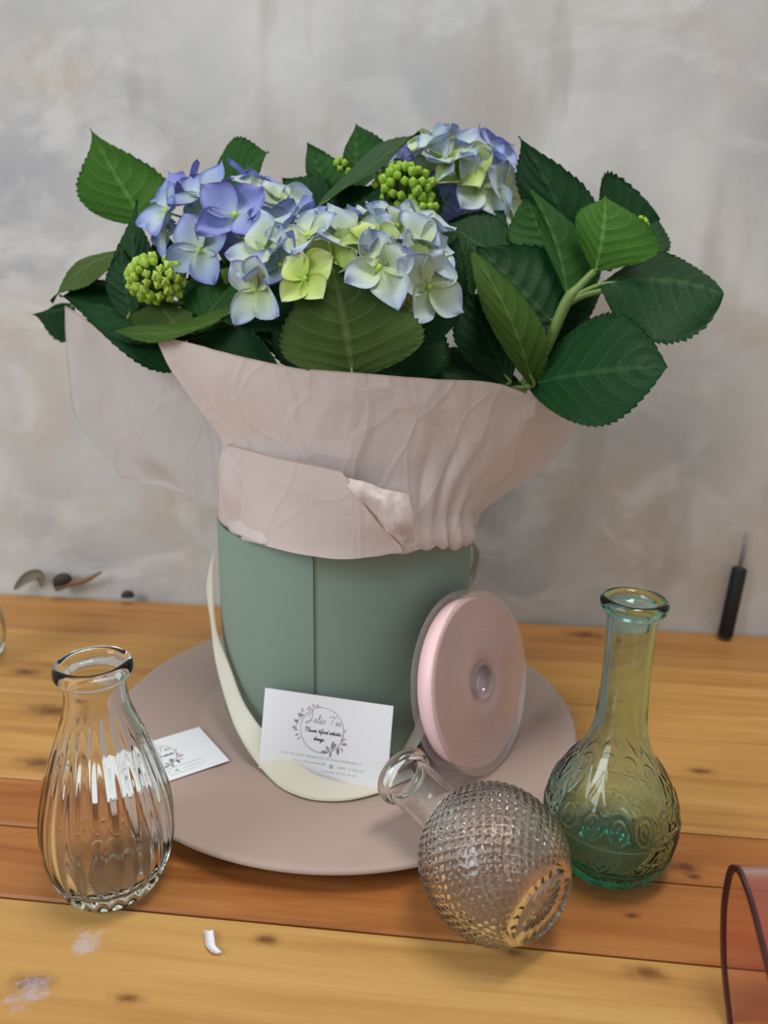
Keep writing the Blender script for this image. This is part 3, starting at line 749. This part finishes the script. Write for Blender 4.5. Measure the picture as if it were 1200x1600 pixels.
head((545, 412, .468), [
    (415, 395, .436, 62, P_, (-.55, .3, .7), .3), (402, 452, .426, 58, P_, (-.4, -.25, .8), .9), (478, 436, .408, 46, L_, (-.1, .0, 1), .75),
    (480, 372, .432, 58, P_, (-.25, .6, .7), .1), (548, 372, .430, 60, P_, (.05, .6, .7), .5), (520, 405, .424, 44, L_, (-.1, .2, 1), 1.2),
    (592, 420, .410, 62, P_, (.1, .15, .95), .35), (620, 358, .438, 60, P_, (.25, .65, .6), .9), (662, 390, .432, 58, P_, (.5, .35, .7), .2),
    (668, 448, .420, 60, P_, (.45, -.25, .8), 1.0), (630, 425, .420, 44, L_, (.3, .1, .9), .6), (575, 380, .420, 42, L_, (.05, .4, .9), .2),
    (448, 350, .452, 46, B_, (-.4, .7, .4), .8), (520, 345, .456, 46, B_, (0, .85, .3), 1.3), (580, 345, .458, 44, P_, (.1, .9, .2), .5), (665, 350, .456, 48, P_, (.5, .7, .3), 1.1),
    (440, 415, .426, 46, B_, (-.3, .2, .9), 1.4), (640, 470, .436, 34, P_, (.2, -.5, .7), .4), (556, 430, .424, 36, L_, (0, 0, 1), .9)], 150)
head((712, 285, .585), [
    (648, 240, .560, 50, P_, (-.4, .7, .5), .4), (700, 246, .548, 52, P_, (-.05, .6, .7), .9), (742, 232, .562, 46, B_, (.2, .8, .4), .2),
    (746, 292, .540, 54, P_, (.25, .05, .9), .7), (688, 318, .545, 46, V_, (-.2, -.45, .8), .3), (790, 308, .552, 52, P_, (.65, -.1, .6), 1.0),
    (778, 254, .562, 46, B_, (.6, .5, .4), .5), (616, 258, .548, 40, V_, (-.6, .4, .6), .1), (672, 272, .545, 46, P_, (-.3, .3, .8), 1.3),
    (720, 268, .542, 46, L_, (.05, .3, .9), .6), (655, 222, .590, 38, L_, (-.3, .9, .1), .8), (695, 222, .592, 38, P_, (0, 1, .1), .2), (725, 318, .560, 36, V_, (.1, -.6, .6), 1.2),
    (765, 225, .585, 34, V_, (.4, .8, 0), .9)], 100)

# bud clusters
def bud_mesh(lobes):
    V, Fc = [], []; ns, nt = 8, 7
    for i in range(nt):
        p = math.pi * (i + .15) / (nt - .7); 
        for j in range(16):
            t = 2 * math.pi * j / 16
            r = math.sin(min(p, math.pi)) * (1 + lobes * math.cos(4 * t) * (1 - i / nt))
            V.append((r * math.cos(t), r * math.sin(t), math.cos(min(p, math.pi)) * 1.1 + lobes * .5 * max(0, math.cos(4 * t)) * (1 if i < 3 else 0)))
    Fc = [tuple(x) for x in grid_faces(nt, 16, True)] + [tuple(range(16))[::-1], tuple(range((nt - 1) * 16, nt * 16))]
    me = mesh(V, Fc); me.materials.append(M['bud_tip' if lobes > .25 else 'bud']); return me
BM = [bud_mesh(.14), bud_mesh(.35), bud_mesh(.2)]
def buds(center, rx, ry, n, size, stem_to, lobed=False):
    c = D(*center); sc = center[2] / F_PX
    pts = []
    tries = 0
    while len(pts) < n and tries < 4000:
        tries += 1
        a, b = random.uniform(-1, 1), random.uniform(-1, 1); r2 = a * a + b * b
        if r2 > 1: continue
        dep = math.sqrt(1 - r2)
        p = c + np.array([a * rx * sc, -dep * rx * sc * .7, b * ry * sc + dep * .002])
        if all(np.linalg.norm(p - q) > size * sc * 1.05 for q in pts): pts.append(p)
    base = c + np.array([0, .006, -ry * sc * 1.1])
    v, f = join([tube_arrays([base, (base + p) / 2 + np.array([0, .002, .002]), p], [.0010, .0008, .0006], 5, 6) for p in pts] + [tube_arrays([base, np.array(stem_to)], [.0022, .0026], 8, None)])
    h = link('bud_cluster', mesh(v, f), plant, [M['stem']])
    for p in pts:
        o = bpy.data.objects.new('bud', BM[1] if lobed and random.random() < .75 else random.choice([BM[0], BM[2]])); COL.objects.link(o)
        nrm = norm(norm(p - base) + VIEW(p) * .5); s = size * sc * random.uniform(.50, .72)
        q = Vector(nrm).to_track_quat('Z', 'Y').to_matrix().to_4x4()
        o.parent = h; o.matrix_parent_inverse = world_mat(h).inverted()
        o.matrix_basis = Matrix.Translation(p) @ q @ Matrix.Rotation(random.random() * 6, 4, 'Z') @ Matrix.Scale(s, 4)
buds((245, 438, .476), 42, 32, 42, 11, D(300, 560, .49), True)
buds((630, 296, .520), 42, 30, 44, 11, D(640, 450, .53))
buds((648, 330, .518), 30, 16, 18, 10, D(645, 450, .53))
buds((533, 268, .556), 12, 14, 10, 7, D(530, 350, .55))
buds((996, 352, .462), 14, 8, 12, 6, D(950, 420, .46))

# ------------------------------------------------------------------ business cards
def card_frame(BL, BR, TL):
    ex = norm(BR - BL); ey = norm((TL - BL) - ex * np.dot(TL - BL, ex)); ez = np.cross(ex, ey)
    return Matrix(((ex[0], ey[0], ez[0], BL[0]), (ex[1], ey[1], ez[1], BL[1]), (ex[2], ey[2], ez[2], BL[2]), (0, 0, 0, 1)))

def stroke_arrays(pts, w, z, closed=False, smooth=True):
    p = np.array([(a, b, 0) for a, b in pts], float)
    if smooth and len(p) > 2: p = cr(p, max(6, len(p) * 5))
    t = np.gradient(p, axis=0); t /= np.linalg.norm(t, axis=1, keepdims=True) + 1e-12
    nn = np.stack([-t[:, 1], t[:, 0], 0 * t[:, 0]], 1)
    ww = np.full(len(p), w) if np.isscalar(w) else np.interp(np.linspace(0, 1, len(p)), np.linspace(0, 1, len(w)), w)
    A = p + nn * ww[:, None] / 2; B = p - nn * ww[:, None] / 2
    A[:, 2] = B[:, 2] = z
    k = len(p)
    return np.concatenate([A, B]), [(i, i + k, i + k + 1, i + 1) for i in range(k - 1)]

def leaflet(x, y, ang, l, w, z):
    n = 7; t = np.linspace(0, 1, n); hw = w * np.sin(np.pi * t) ** .8 * .5
    c, s = math.cos(ang), math.sin(ang)
    pts = [(t[i] * l, hw[i]) for i in range(n)] + [(t[i] * l, -hw[i]) for i in range(n - 2, 0, -1)]
    return [(x + c * a - s * b, y + s * a + c * b, z) for a, b in pts], [tuple(range(len(pts)))]

# cursive alphabet in em units (x advance, strokes)
SCR = {
 'J': (.95, [[(.15, .62), (.30, .95), (.62, 1.0), (.70, .80), (.60, .35), (.42, -.02), (.12, -.18), (.10, -.02), (.42, .15), (.80, .22)]]),
 'T': (.85, [[(.02, .78), (.12, .98), (.45, .96), (.90, .90)], [(.52, .96), (.46, .5), (.36, .0)]]),
 'F': (.80, [[(.05, .75), (.15, .98), (.50, .96), (.85, .98)], [(.45, .96), (.38, .45), (.22, -.05)], [(.25, .52), (.65, .54)]]),
 'e': (.42, [[(.02, .16), (.24, .24), (.30, .40), (.18, .44), (.08, .22), (.18, .02), (.42, .14)]]),
 'l': (.34, [[(.02, .10), (.24, .60), (.26, .96), (.16, .80), (.12, .20), (.20, .00), (.34, .10)]]),
 'i': (.28, [[(.02, .10), (.12, .42), (.10, .10), (.16, .0), (.28, .10)], [(.15, .60), (.17, .66)]]),
 'o': (.44, [[(.24, .42), (.08, .34), (.06, .08), (.22, .0), (.34, .18), (.26, .42), (.34, .34), (.44, .32)]]),
 'w': (.58, [[(.02, .38), (.08, .04), (.18, .02), (.28, .36), (.30, .05), (.40, .02), (.50, .40), (.58, .34)]]),
 'r': (.36, [[(.02, .10), (.12, .46), (.26, .38), (.22, .06), (.36, .10)]]),
 'a': (.46, [[(.34, .40), (.14, .42), (.06, .12), (.18, .0), (.34, .38), (.32, .06), (.46, .10)]]),
 'n': (.52, [[(.02, .40), (.08, .02), (.12, .32), (.26, .42), (.30, .06), (.40, .0), (.52, .10)]]),
 'd': (.48, [[(.32, .40), (.12, .42), (.06, .12), (.18, .0), (.34, .40), (.42, .98), (.34, .10), (.48, .08)]]),
 'f': (.34, [[(.02, .10), (.26, .80), (.28, .98), (.18, .85), (.10, -.30), (.14, -.42), (.20, -.05), (.34, .10)]]),
 't': (.34, [[(.02, .10), (.18, .80), (.12, .08), (.20, .0), (.34, .10)], [(.02, .55), (.30, .58)]]),
 's': (.36, [[(.02, .10), (.20, .46), (.28, .14), (.14, .0), (.06, .06)], [(.20, .02), (.36, .10)]]),
 'c': (.38, [[(.30, .36), (.16, .44), (.06, .16), (.18, .0), (.38, .12)]]),
 'g': (.46, [[(.32, .38), (.14, .42), (.06, .12), (.18, .02), (.34, .40), (.30, -.30), (.14, -.42), (.10, -.25), (.46, .10)]]),
 '&': (.62, [[(.60, .02), (.22, .48), (.26, .68), (.40, .60), (.10, .22), (.18, .02), (.40, .06), (.58, .34)]]),
 ' ': (.30, []),
}
def script(txt, x, y, em, w, z, slant=.18):
    out = []
    for ch in txt:
        adv, st = SCR.get(ch, SCR['n'])
        for s in st: out.append(stroke_arrays([(x + (a + slant * b) * em, y + b * em) for a, b in s], w, z))
        x += adv * em
    return out

def card_print(parent, W, Hh, z):
    cx, cy, R = .049 * W, .585 * Hh, .0140
    cx = W * .475
    def add(name, arrs, mat):
        v, f = join(arrs); o = link(name, mesh(v, f, False), None, [M[mat]]); o.parent = parent
    circ = [(cx + R * math.cos(a), cy + R * math.sin(a)) for a in np.linspace(math.radians(118), math.radians(118 - 265), 40)]
    circ2 = [(cx + R * math.cos(a), cy + R * math.sin(a)) for a in np.linspace(math.radians(165), math.radians(265), 20)]
    add('wreath_ring', [stroke_arrays(circ, [.0002, .0004, .0006, .0005, .0003], z), stroke_arrays(circ2, .00035, z), stroke_arrays([(cx + R * math.cos(a), cy + R * math.sin(a)) for a in np.linspace(math.radians(118), math.radians(170), 10)], .00045, z)], 'ink_rose')
    lv = []
    for a, r0, ln, dr in [(150, 1.02, .0040, 160), (158, 1.10, .0036, 130), (166, 1.15, .0034, 185), (172, 1.12, .0036, 150), (180, 1.20, .0034, 200), (188, 1.12, .0032, 170), (196, 1.10, .0030, 215), (146, 1.16, .0030, 100), (204, 1.08, .0026, 230)]:
        lv.append(leaflet(cx + R * r0 * math.cos(math.radians(a)), cy + R * r0 * math.sin(math.radians(a)), math.radians(dr), ln, ln * .38, z))
    lv.append(stroke_arrays([(cx - R * 1.25, cy - R * .2), (cx - R * 1.15, cy + R * .25), (cx - R * .9, cy + R * .6)], .0003, z))
    for a, r0, ln, dr in [(292, 1.0, .0052, 185), (296, 1.0, .0046, 130), (300, 1.0, .0042, 262), (302, .98, .0062, 82), (308, .92, .0040, 60), (318, 1.02, .0044, 285), (322, 1.04, .0044, 268)]:
        lv.append(leaflet(cx + R * r0 * math.cos(math.radians(a)), cy + R * r0 * math.sin(math.radians(a)), math.radians(dr), ln, ln * .40, z))
    add('wreath_leaves', lv, 'ink_grey')
    pk = []
    for a, r0, ln, dr in [(112, 1.0, .0034, 60), (116, 1.02, .0032, 110), (122, 1.03, .0030, 160), (118, .98, .0028, 250), (126, 1.08, .0026, 200), (106, 1.03, .0026, 10), (330, 1.05, .0042, 20), (336, 1.06, .0036, 345), (324, 1.08, .0036, 320), (342, 1.02, .0030, 30), (2, 1.03, .0026, 60), (350, 1.0, .0034, 260)]:
        pk.append(leaflet(cx + R * r0 * math.cos(math.radians(a)), cy + R * r0 * math.sin(math.radians(a)), math.radians(dr), ln, ln * .42, z))
    add('wreath_blossoms', pk, 'ink_pink')
    add('name_script', script('Jelio Tei', cx - R * .80, cy + R * .28, .0054, .00044, z), 'ink_grey')
    add('tagline_script', script('Flower &food artistic', cx - R * .82, cy - R * .14, .0028, .00042, z) + script('design', cx - R * .36, cy - R * .48, .0028, .00046, z), 'ink_dark')
    ln = []
    r = random.Random(4)
    def line(x0, x1, y, hgt):
        x = x0
        while x < x1:
            wd = r.uniform(.0006, .0013)
            ln.append(stroke_arrays([(x, y), (x + wd * .3, y + hgt * r.uniform(.6, 1)), (x + wd * .6, y + hgt * .1), (x + wd, y + hgt * r.uniform(.3, .9))], .0003, z))
            x += wd + (.0003 if r.random() < .8 else .0012)
    line(W * .17, W * .80, Hh * .235, .0015); line(W * .27, W * .52, Hh * .165, .0014); line(W * .62, W * .82, Hh * .155, .0014)
    line(W * .50, W * .76, Hh * .085, .0014)
    add('contact_lines', ln, 'ink_pale')
    add('contact_icon', [leaflet(W * .55, Hh * .165, 0, .0030, .0030, z)], 'ink_teal')

def card_mesh(W, Hh, th):
    v, f = box_arrays(0, W, 0, Hh, -th, 0); return mesh(v, f, False)
BL, BRt = G(404, 1200, .0125), G(604, 1234, .0125)
TL = D(416, 1075, .4195)
W, Hh = float(np.linalg.norm(BRt - BL)), float(np.linalg.norm(TL - BL))
c1 = empty('business_card'); c1.matrix_basis = card_frame(BL, BRt, TL)
tag(c1, 'white florist business card standing upright against the green box', 'card')
o = link('card_stock', card_mesh(W, Hh, .0004), None, [M['card']]); o.parent = c1
card_print(c1, W, Hh, .00006)

c2 = empty('business_card'); c2.matrix_basis = card_frame(G(176, 1250, .0153), G(359, 1188, .0126), G(166, 1180, .0151))
tag(c2, 'white florist business card lying flat on the plate behind the fluted vase', 'card')
o = link('card_stock', card_mesh(.074, .048, .0004), None, [M['card']]); o.parent = c2
card_print(c2, .074, .048, .00006)

# ------------------------------------------------------------------ ribbon spool
SPB = G(744, 1207, .0150); SPT = D(736, 922, .4420)
up = norm(SPT - SPB); spR = float(np.linalg.norm(SPT - SPB)) / 2; cen = (SPT + SPB) / 2
e1 = norm(np.cross(up, [0, 0, 1.0])) if abs(up[2]) < .999 else np.array([1., 0, 0])
e1 = norm(np.array([1., 0, 0]) - up * up[0]); e2 = norm(np.cross(e1, up))      # e2 points away or toward
if e2[1] > 0: e2 = -e2
phi = math.radians(39)
axn = norm(e1 * math.cos(phi) + e2 * math.sin(phi))
spx = norm(np.cross(up, axn))
sp = empty('ribbon_spool')
sp.matrix_basis = Matrix(((spx[0], up[0], axn[0], cen[0]), (spx[1], up[1], axn[1], cen[1]), (spx[2], up[2], axn[2], cen[2]), (0, 0, 0, 1)))
if sp.matrix_basis.determinant() < 0:
    sp.matrix_basis = Matrix(((-spx[0], up[0], axn[0], cen[0]), (-spx[1], up[1], axn[1], cen[1]), (-spx[2], up[2], axn[2], cen[2]), (0, 0, 0, 1)))
tag(sp, 'clear plastic spool of pale pink ribbon leaning against the green box', 'spool')
ht = .0062                                             # half ribbon width
def spart(name, prof, mat, seg=128, disp=None, closed=True):
    if closed: prof = list(prof) + [prof[0]]
    v, f = lathe_arrays(prof, seg, disp); o = link(name, mesh(v, f), None, [mat]); o.parent = sp; return o
# wound ribbon: fine concentric ridges on the faces, their shade painted as darker rings
rr = []
rad = np.arange(.0135, spR - .0052, .0007)
for k, r_ in enumerate(rad): rr += [(r_, -ht + (.0007 if k % 2 else 0))]
rr += [(spR - .0050, -ht), (spR - .0048, 0), (spR - .0050, ht)]
for k, r_ in enumerate(rad[::-1]): rr += [(r_, ht - (.0007 if k % 2 else 0))]
wr = spart('wound_ribbon', rr, M['rose_satin'], 128)
wr.data.materials.append(M['rose_ring_shade'])
nk = len(rad); wi = np.zeros(len(wr.data.polygons), np.int32)
for i in range(len(rr)):
    if (i < nk or i >= nk + 3) and (i if i < nk else i - nk - 3) % 4 < 2: wi[i * 128:(i + 1) * 128] = 1
wr.data.polygons.foreach_set('material_index', wi)
for sgn in (-1, 1):
    a, b = sgn * (ht + .0006), sgn * (ht + .0016)
    pr = [(.0105, a), (.020, a), (spR - .001, a), (spR, (a + b) / 2), (spR - .001, b), (spR - .004, b), (.024, b), (.0225, b + sgn * .0006), (.0205, b + sgn * .0006), (.019, b), (.0105, b)]
    if sgn < 0: pr = pr[::-1]
    spart('flange', pr, M['plastic'], 128)
spart('hub', [(.0095, -ht - .0020), (.0125, -ht - .0020), (.0125, ht + .0020), (.0095, ht + .0020)], M['plastic'], 64)

# ------------------------------------------------------------------ glass vessels
def glass_vessel(name, outer, inner, mat, seg, disp, n_out=220, n_in=90, rim_name=None):
    """Closed wall: outer from base centre up to the lip, inner back down to the centre."""
    po = smooth_prof(outer, n_out); pi = smooth_prof(inner, n_in)
    po[0, 0] = 1e-4; pi[-1, 0] = 1e-4
    vo, fo = lathe_arrays(po, seg, disp); vi, fi = lathe_arrays(pi, seg)
    v, f = join([(vo, fo), (vi, fi)])
    k = len(po) * seg; a0 = (len(po) - 1) * seg
    f = list(f) + [(a0 + j, a0 + (j + 1) % seg, k + (j + 1) % seg, k + j) for j in range(seg)]
    me = mesh(v, f)
    return me

# sea green bulb bottle
gx, gy = float(G(945, 1342)[0]), float(G(945, 1342)[1])
outer = [(0, .0022), (.012, .0018), (.019, .0004), (.0225, .0006), (.0270, .0040), (.0315, .0110), (.0345, .0210), (.0354, .0310), (.0345, .0400), (.0315, .0500), (.0262, .0600),
         (.0195, .0700), (.0152, .0800), (.0134, .0900), (.0124, .1050), (.0121, .1200), (.0124, .1380), (.0130, .1490), (.0140, .1515), (.0160, .1530), (.0168, .1555), (.0165, .1578), (.0150, .1592)]
inner = [(.0130, .1588), (.0112, .1570), (.0104, .1530), (.0100, .1400), (.0096, .1200), (.0100, .1000), (.0112, .0850), (.0165, .0720), (.0228, .0620), (.0280, .0510), (.0308, .0410),
         (.0316, .0310), (.0304, .0220), (.0270, .0140), (.0210, .0090), (.012, .0075), (0, .0078)]
def disp_green(th, r, z):
    d = np.zeros_like(r)
    def ring(z0, w, a): return a * np.exp(-((z - z0) / w) ** 2)
    d += ring(.0345, .0006, .0009) + ring(.0180, .0006, .0009) - ring(.0335, .0005, .0005) - ring(.0172, .0005, .0005)
    # ovals above the line
    n = 16; c = (th / (2 * np.pi) * n) % 1 - .5
    e = np.sqrt((c / .34) ** 2 + ((z - .0445) / .0070) ** 2); e2 = np.sqrt((c / .14) ** 2 + ((z - .0445) / .0038) ** 2)
    d += .0006 * np.exp(-((e - .9) / .13) ** 2) + .0004 * np.exp(-((e2 - .8) / .3) ** 2)
    # triangles in the band
    n = 11; c = (th / (2 * np.pi) * n) % 1; tri = np.abs(c - .5) * 2; zz = (z - .0195) / (.0325 - .0195)
    inb = (zz > -.05) & (zz < 1.05)
    d += np.where(inb, .0007 * np.exp(-((tri - zz) / .09) ** 2) + .0004 * np.exp(-((np.abs(tri - zz) - .36) / .08) ** 2), 0)
    # small medallions near the base
    n = 14; c = (th / (2 * np.pi) * n) % 1 - .5
    e = np.sqrt((c / .36) ** 2 + ((z - .0108) / .0048) ** 2); e2 = np.sqrt((c / .16) ** 2 + ((z - .0108) / .0022) ** 2)
    d += np.where(r > .02, .0006 * np.exp(-((e - .9) / .14) ** 2) + .0004 * np.exp(-((e2 - .7) / .35) ** 2), 0)
    # petal points at the shoulder
    n = 16; c = np.abs((th / (2 * np.pi) * n) % 1 - .5) * 2; zz = (z - .053) / .016
    d += np.where((zz > 0) & (zz < 1) & (r > .016), .0003 * np.exp(-((c - (1 - zz)) / .16) ** 2), 0)
    return d
me = glass_vessel('g', outer, inner, M['glass_green'], 300, disp_green, 260, 90)
gb = link('glass_bottle', me, None, [M['glass_green']]); gb.location = (gx, gy, 0); gb.scale = (1, 1, .985)
tag(gb, 'sea green glass bottle with slim neck and embossed round body', 'bottle')

# clear fluted vase on the left
lx, ly = float(G(165, 1378)[0]) + .0045, float(G(165, 1378)[1])
outer = [(0, .0022), (.010, .0018), (.0190, .0004), (.0215, .0008), (.0255, .0060), (.0300, .0180), (.0325, .0320), (.0318, .0480), (.0285, .0650), (.0235, .0820), (.0188, .0950),
         (.0158, .1040), (.0146, .1120), (.0146, .1185), (.0158, .1205), (.0182, .1222), (.0186, .1250), (.0180, .1275), (.0165, .1288)]
inner = [(.0150, .1285), (.0134, .1265), (.0122, .1210), (.0121, .1120), (.0130, .1045), (.0158, .0950), (.0205, .0820), (.0256, .0650), (.0290, .0480), (.0297, .0320), (.0270, .0190), (.0215, .0110), (.012, .0090), (0, .0092)]
def disp_flute(th, r, z):
    k = np.clip((.092 - z) / .02, 0, 1) * np.clip((z - .004) / .008, 0, 1)
    return -.0011 * k * np.abs(np.cos(th * 11)) ** 1.5 + .0004 * k
me = glass_vessel('l', outer, inner, M['glass_pale'], 264, disp_flute, 180, 80)
lv_ = link('fluted_vase', me, None, [M['glass_pale']]); lv_.location = (lx, ly, 0)
tag(lv_, 'clear glass bud vase with vertical flutes on the left of the plate', 'vase')

# diamond-cut round bottle lying on its side
SR = .0345
outer = [(0, -.0300), (.006, -.0302), (.013, -.0308), (.0172, -.0312), (.0190, -.0300), (.0225, -.0268), (.0285, -.0200), (.0328, -.0110), (.0345, .0000), (.0332, .0100), (.0295, .0190), (.0235, .0262),
         (.0165, .0312), (.0142, .0345), (.0133, .0400), (.0131, .0550), (.0135, .0635), (.0152, .0652), (.0162, .0675), (.0160, .0702), (.0148, .0716)]
inner = [(.0130, .0712), (.0117, .0690), (.0109, .0620), (.0107, .0430), (.0114, .0350), (.0140, .0300), (.0205, .0240), (.0265, .0170), (.0300, .0090), (.0314, .0000), (.0300, -.0100), (.0262, -.0180), (.0200, -.0240), (.012, -.0268), (0, -.0272)]
def disp_diamond(th, r, z):
    k = np.clip((.0305 - z) / .003, 0, 1) * np.clip((z + .0285) / .003, 0, 1)
    lat = np.arcsin(np.clip(z / .0345, -1, 1))
    a = th / (2 * np.pi) * 36 + lat * 36 / (2 * np.pi) * 1.1; b = th / (2 * np.pi) * 36 - lat * 36 / (2 * np.pi) * 1.1
    ta = 1 - np.abs((a % 1) - .5) * 2; tb = 1 - np.abs((b % 1) - .5) * 2
    d = .0013 * k * (np.minimum(ta, tb) - .35)
    star = np.where((z < -.0285) & (r < .0172), .0007 * np.cos(th * 20) * np.clip(r / .008, 0, 1), 0)
    return d + 0 * star
po = smooth_prof(outer, 230)
vo, fo = lathe_arrays(po, 330, disp_diamond)
rr_ = np.hypot(vo[:, 0], vo[:, 1]); tt_ = np.arctan2(vo[:, 1], vo[:, 0])
base_m = (vo[:, 2] < -.0285) & (rr_ < .0165)
vo[base_m, 2] += .00022 * np.cos(tt_[base_m] * 16) * np.clip(rr_[base_m] / .009, 0, 1) * np.clip((.0165 - rr_[base_m]) / .003, 0, 1)
pi_ = smooth_prof(inner, 80); pi_[-1, 0] = 1e-4
vi, fi = lathe_arrays(pi_, 330)
v, f = join([(vo, fo), (vi, fi)]); k = len(po) * 330; a0 = (len(po) - 1) * 330
f = list(f) + [(a0 + j, a0 + (j + 1) % 330, k + (j + 1) % 330, k + j) for j in range(330)]
dbt = link('diamond_bottle', mesh(v, f), None, [M['glass_clear']])
dcen = G(772, 1346, SR * 1.04 + .0012)
axd = norm(np.array([-.60, .79, .10]))
dbt.matrix_basis = Matrix.Translation(dcen) @ Vector(axd).to_track_quat('Z', 'Y').to_matrix().to_4x4() @ Matrix.Scale(1.04, 4)
tag(dbt, 'clear globe bottle with diamond-cut pattern lying on its side in front', 'bottle')

# another vase at the left edge of the picture, mostly out of view
me2 = lv_.data.copy()
ev = link('bud_vase', me2, None, []); p = G(-38, 1030); ev.location = (float(p[0]), float(p[1]), 0); ev.scale = (.8, .8, .72)
tag(ev, 'clear glass vase cut off by the left edge near the wall', 'vase')

# ------------------------------------------------------------------ rose acrylic stand, lower right
prof = np.array([(.163, .002), (.195, .0265), (.2266, .0500), (.2440, .0635), (.2520, .0680), (.2590, .0695), (.2640, .0655), (.2655, .0570), (.2645, .0420), (.2575, .0210), (.2450, .0015)])
pc = cr(np.c_[prof, np.zeros(len(prof))], 60)[:, :2]
t = np.gradient(pc, axis=0); t /= np.linalg.norm(t, axis=1, keepdims=True); nn = np.stack([-t[:, 1], t[:, 0]], 1)
th_ = .0026
loop = np.concatenate([pc + nn * th_ / 2, (pc - nn * th_ / 2)[::-1]])
x0, x1 = .1515, .266
V = [(x, a, b) for x in (x0, x1) for a, b in loop]; k = len(loop); n2 = k // 2
Fc = [(i, (i + 1) % k, (i + 1) % k + k, i + k) for i in range(k)]
for s in (0, k): Fc += [(s + i, s + i + 1, s + k - 2 - i, s + k - 1 - i) for i in range(n2 - 1)]
ac = empty('acrylic_stand', (x0, .21, 0))
link('bent_sheet', mesh([(min(max(q[0], x0 + .0012), x1 - .0012), q[1], q[2]) for q in V], Fc[:k], True), ac, [M['acrylic']])
for xa, xb in ((x0 - .0004, x0 + .0012), (x1 - .0012, x1 + .0004)):
    Ve = [(x, a, b) for x in (xa, xb) for a, b in loop]; Fe = list(Fc[:k])
    for s_ in (0, k): Fe += [(s_ + i, s_ + i + 1, s_ + k - 2 - i, s_ + k - 1 - i) for i in range(n2 - 1)]
    link('cut_edge', mesh(Ve, Fe, False), ac, [M['acrylic_edge']])
tag(ac, 'rose tinted clear acrylic stand bent over at the lower right corner', 'stand')

# ------------------------------------------------------------------ small things along the wall and on the table
pb = G(1131, 991, .004)
rod = empty('slim_rod', tuple(pb)); tag(rod, 'slim rod with a black lower grip leaning against the wall', 'rod')
s_, t_ = ST(pb); pb = SV * s_ + TV * (T_EDGE - .014) + np.array([0, 0, .003])
top = SV * (s_ + .010) + TV * (T_EDGE - .004) + np.array([0, 0, .104]); mid_ = pb + (top - pb) * .66
tube('grip', [pb, pb + (mid_ - pb) * .02, pb + (mid_ - pb) * .98, mid_], [.0055, .0066, .0066, .0055], M['black'], rod, 16)
tube('shaft', [mid_, top - (top - mid_) * .04, top], [.0020, .0020, .0008], M['clear_grey'], rod, 12)

def strip(name, pts, w, mat, label, cat, lift=.002):
    p = cr(pts, 24); us = np.linspace(-1, 1, 7)
    hw = w * np.sin(np.pi * np.linspace(.04, .96, 24)) ** .7
    t = np.gradient(p, axis=0); s = np.cross(t, np.array([0, -1, .3])); s /= np.linalg.norm(s, axis=1, keepdims=True)
    Pg = np.array([[p[i] + s[i] * u * hw[i] + np.array([0, -.25, .1]) * hw[i] * u * u for u in us] for i in range(24)])
    o = link(name, sheet_mesh(Pg, .0006), None, [mat]); tag(o, label, cat); return o
YW = lambda x: float(D(x, 900, 1)[1]) * (T_EDGE - .010) / float(np.dot(D(x, 900, 1), TV))
strip('dry_leaf', [D(22, 921, YW(22)), D(42, 903, YW(42)), D(62, 899, YW(62)), D(66, 918, YW(66))], .0055, M['dry_leaf'], 'grey-green dried leaf lying at the back edge of the table', 'leaf')
tw = empty('dry_twig', tuple(G(95, 920))); tag(tw, 'brown dried twig with dark end resting at the back of the table', 'twig')
tube('twig_stem', [D(88, 918, YW(88)), D(110, 912, YW(110)), D(135, 906, YW(135)), D(158, 894, YW(158))], [.0042, .0030, .0028, .0012], M['twig'], tw, 9, 20)
v, f = tube_arrays([D(88, 921, YW(88)), D(92, 908, YW(92)), D(104, 905, YW(104)), D(112, 912, YW(112))], [.002, .0065, .0062, .001], 10, 14)
link('seed_head', mesh(v, f), tw, [M['debris']])
o = tube('wood_crumb', [D(190, 933, YW(190)), D(196, 929, YW(196)), D(204, 929, YW(204)), D(209, 933, YW(209))], [.001, .004, .004, .001], M['debris'], None, 9, 10)
tag(o, 'small dark crumb at the wall beside the dried twig', 'crumb')
pts = [G(326, 1455, .0012), G(328, 1468, .0010), G(330, 1480, .0010), G(340, 1490, .0012)]
Pg = np.array([[p + np.array([dx, 0, abs(dx) * .4]) for dx in (-.0022, 0, .0022)] for p in cr(pts, 12)])
o = link('petal_scrap', sheet_mesh(Pg, .0004), None, [M['scrap']]); tag(o, 'tiny white scrap lying on the front plank of the table', 'scrap')
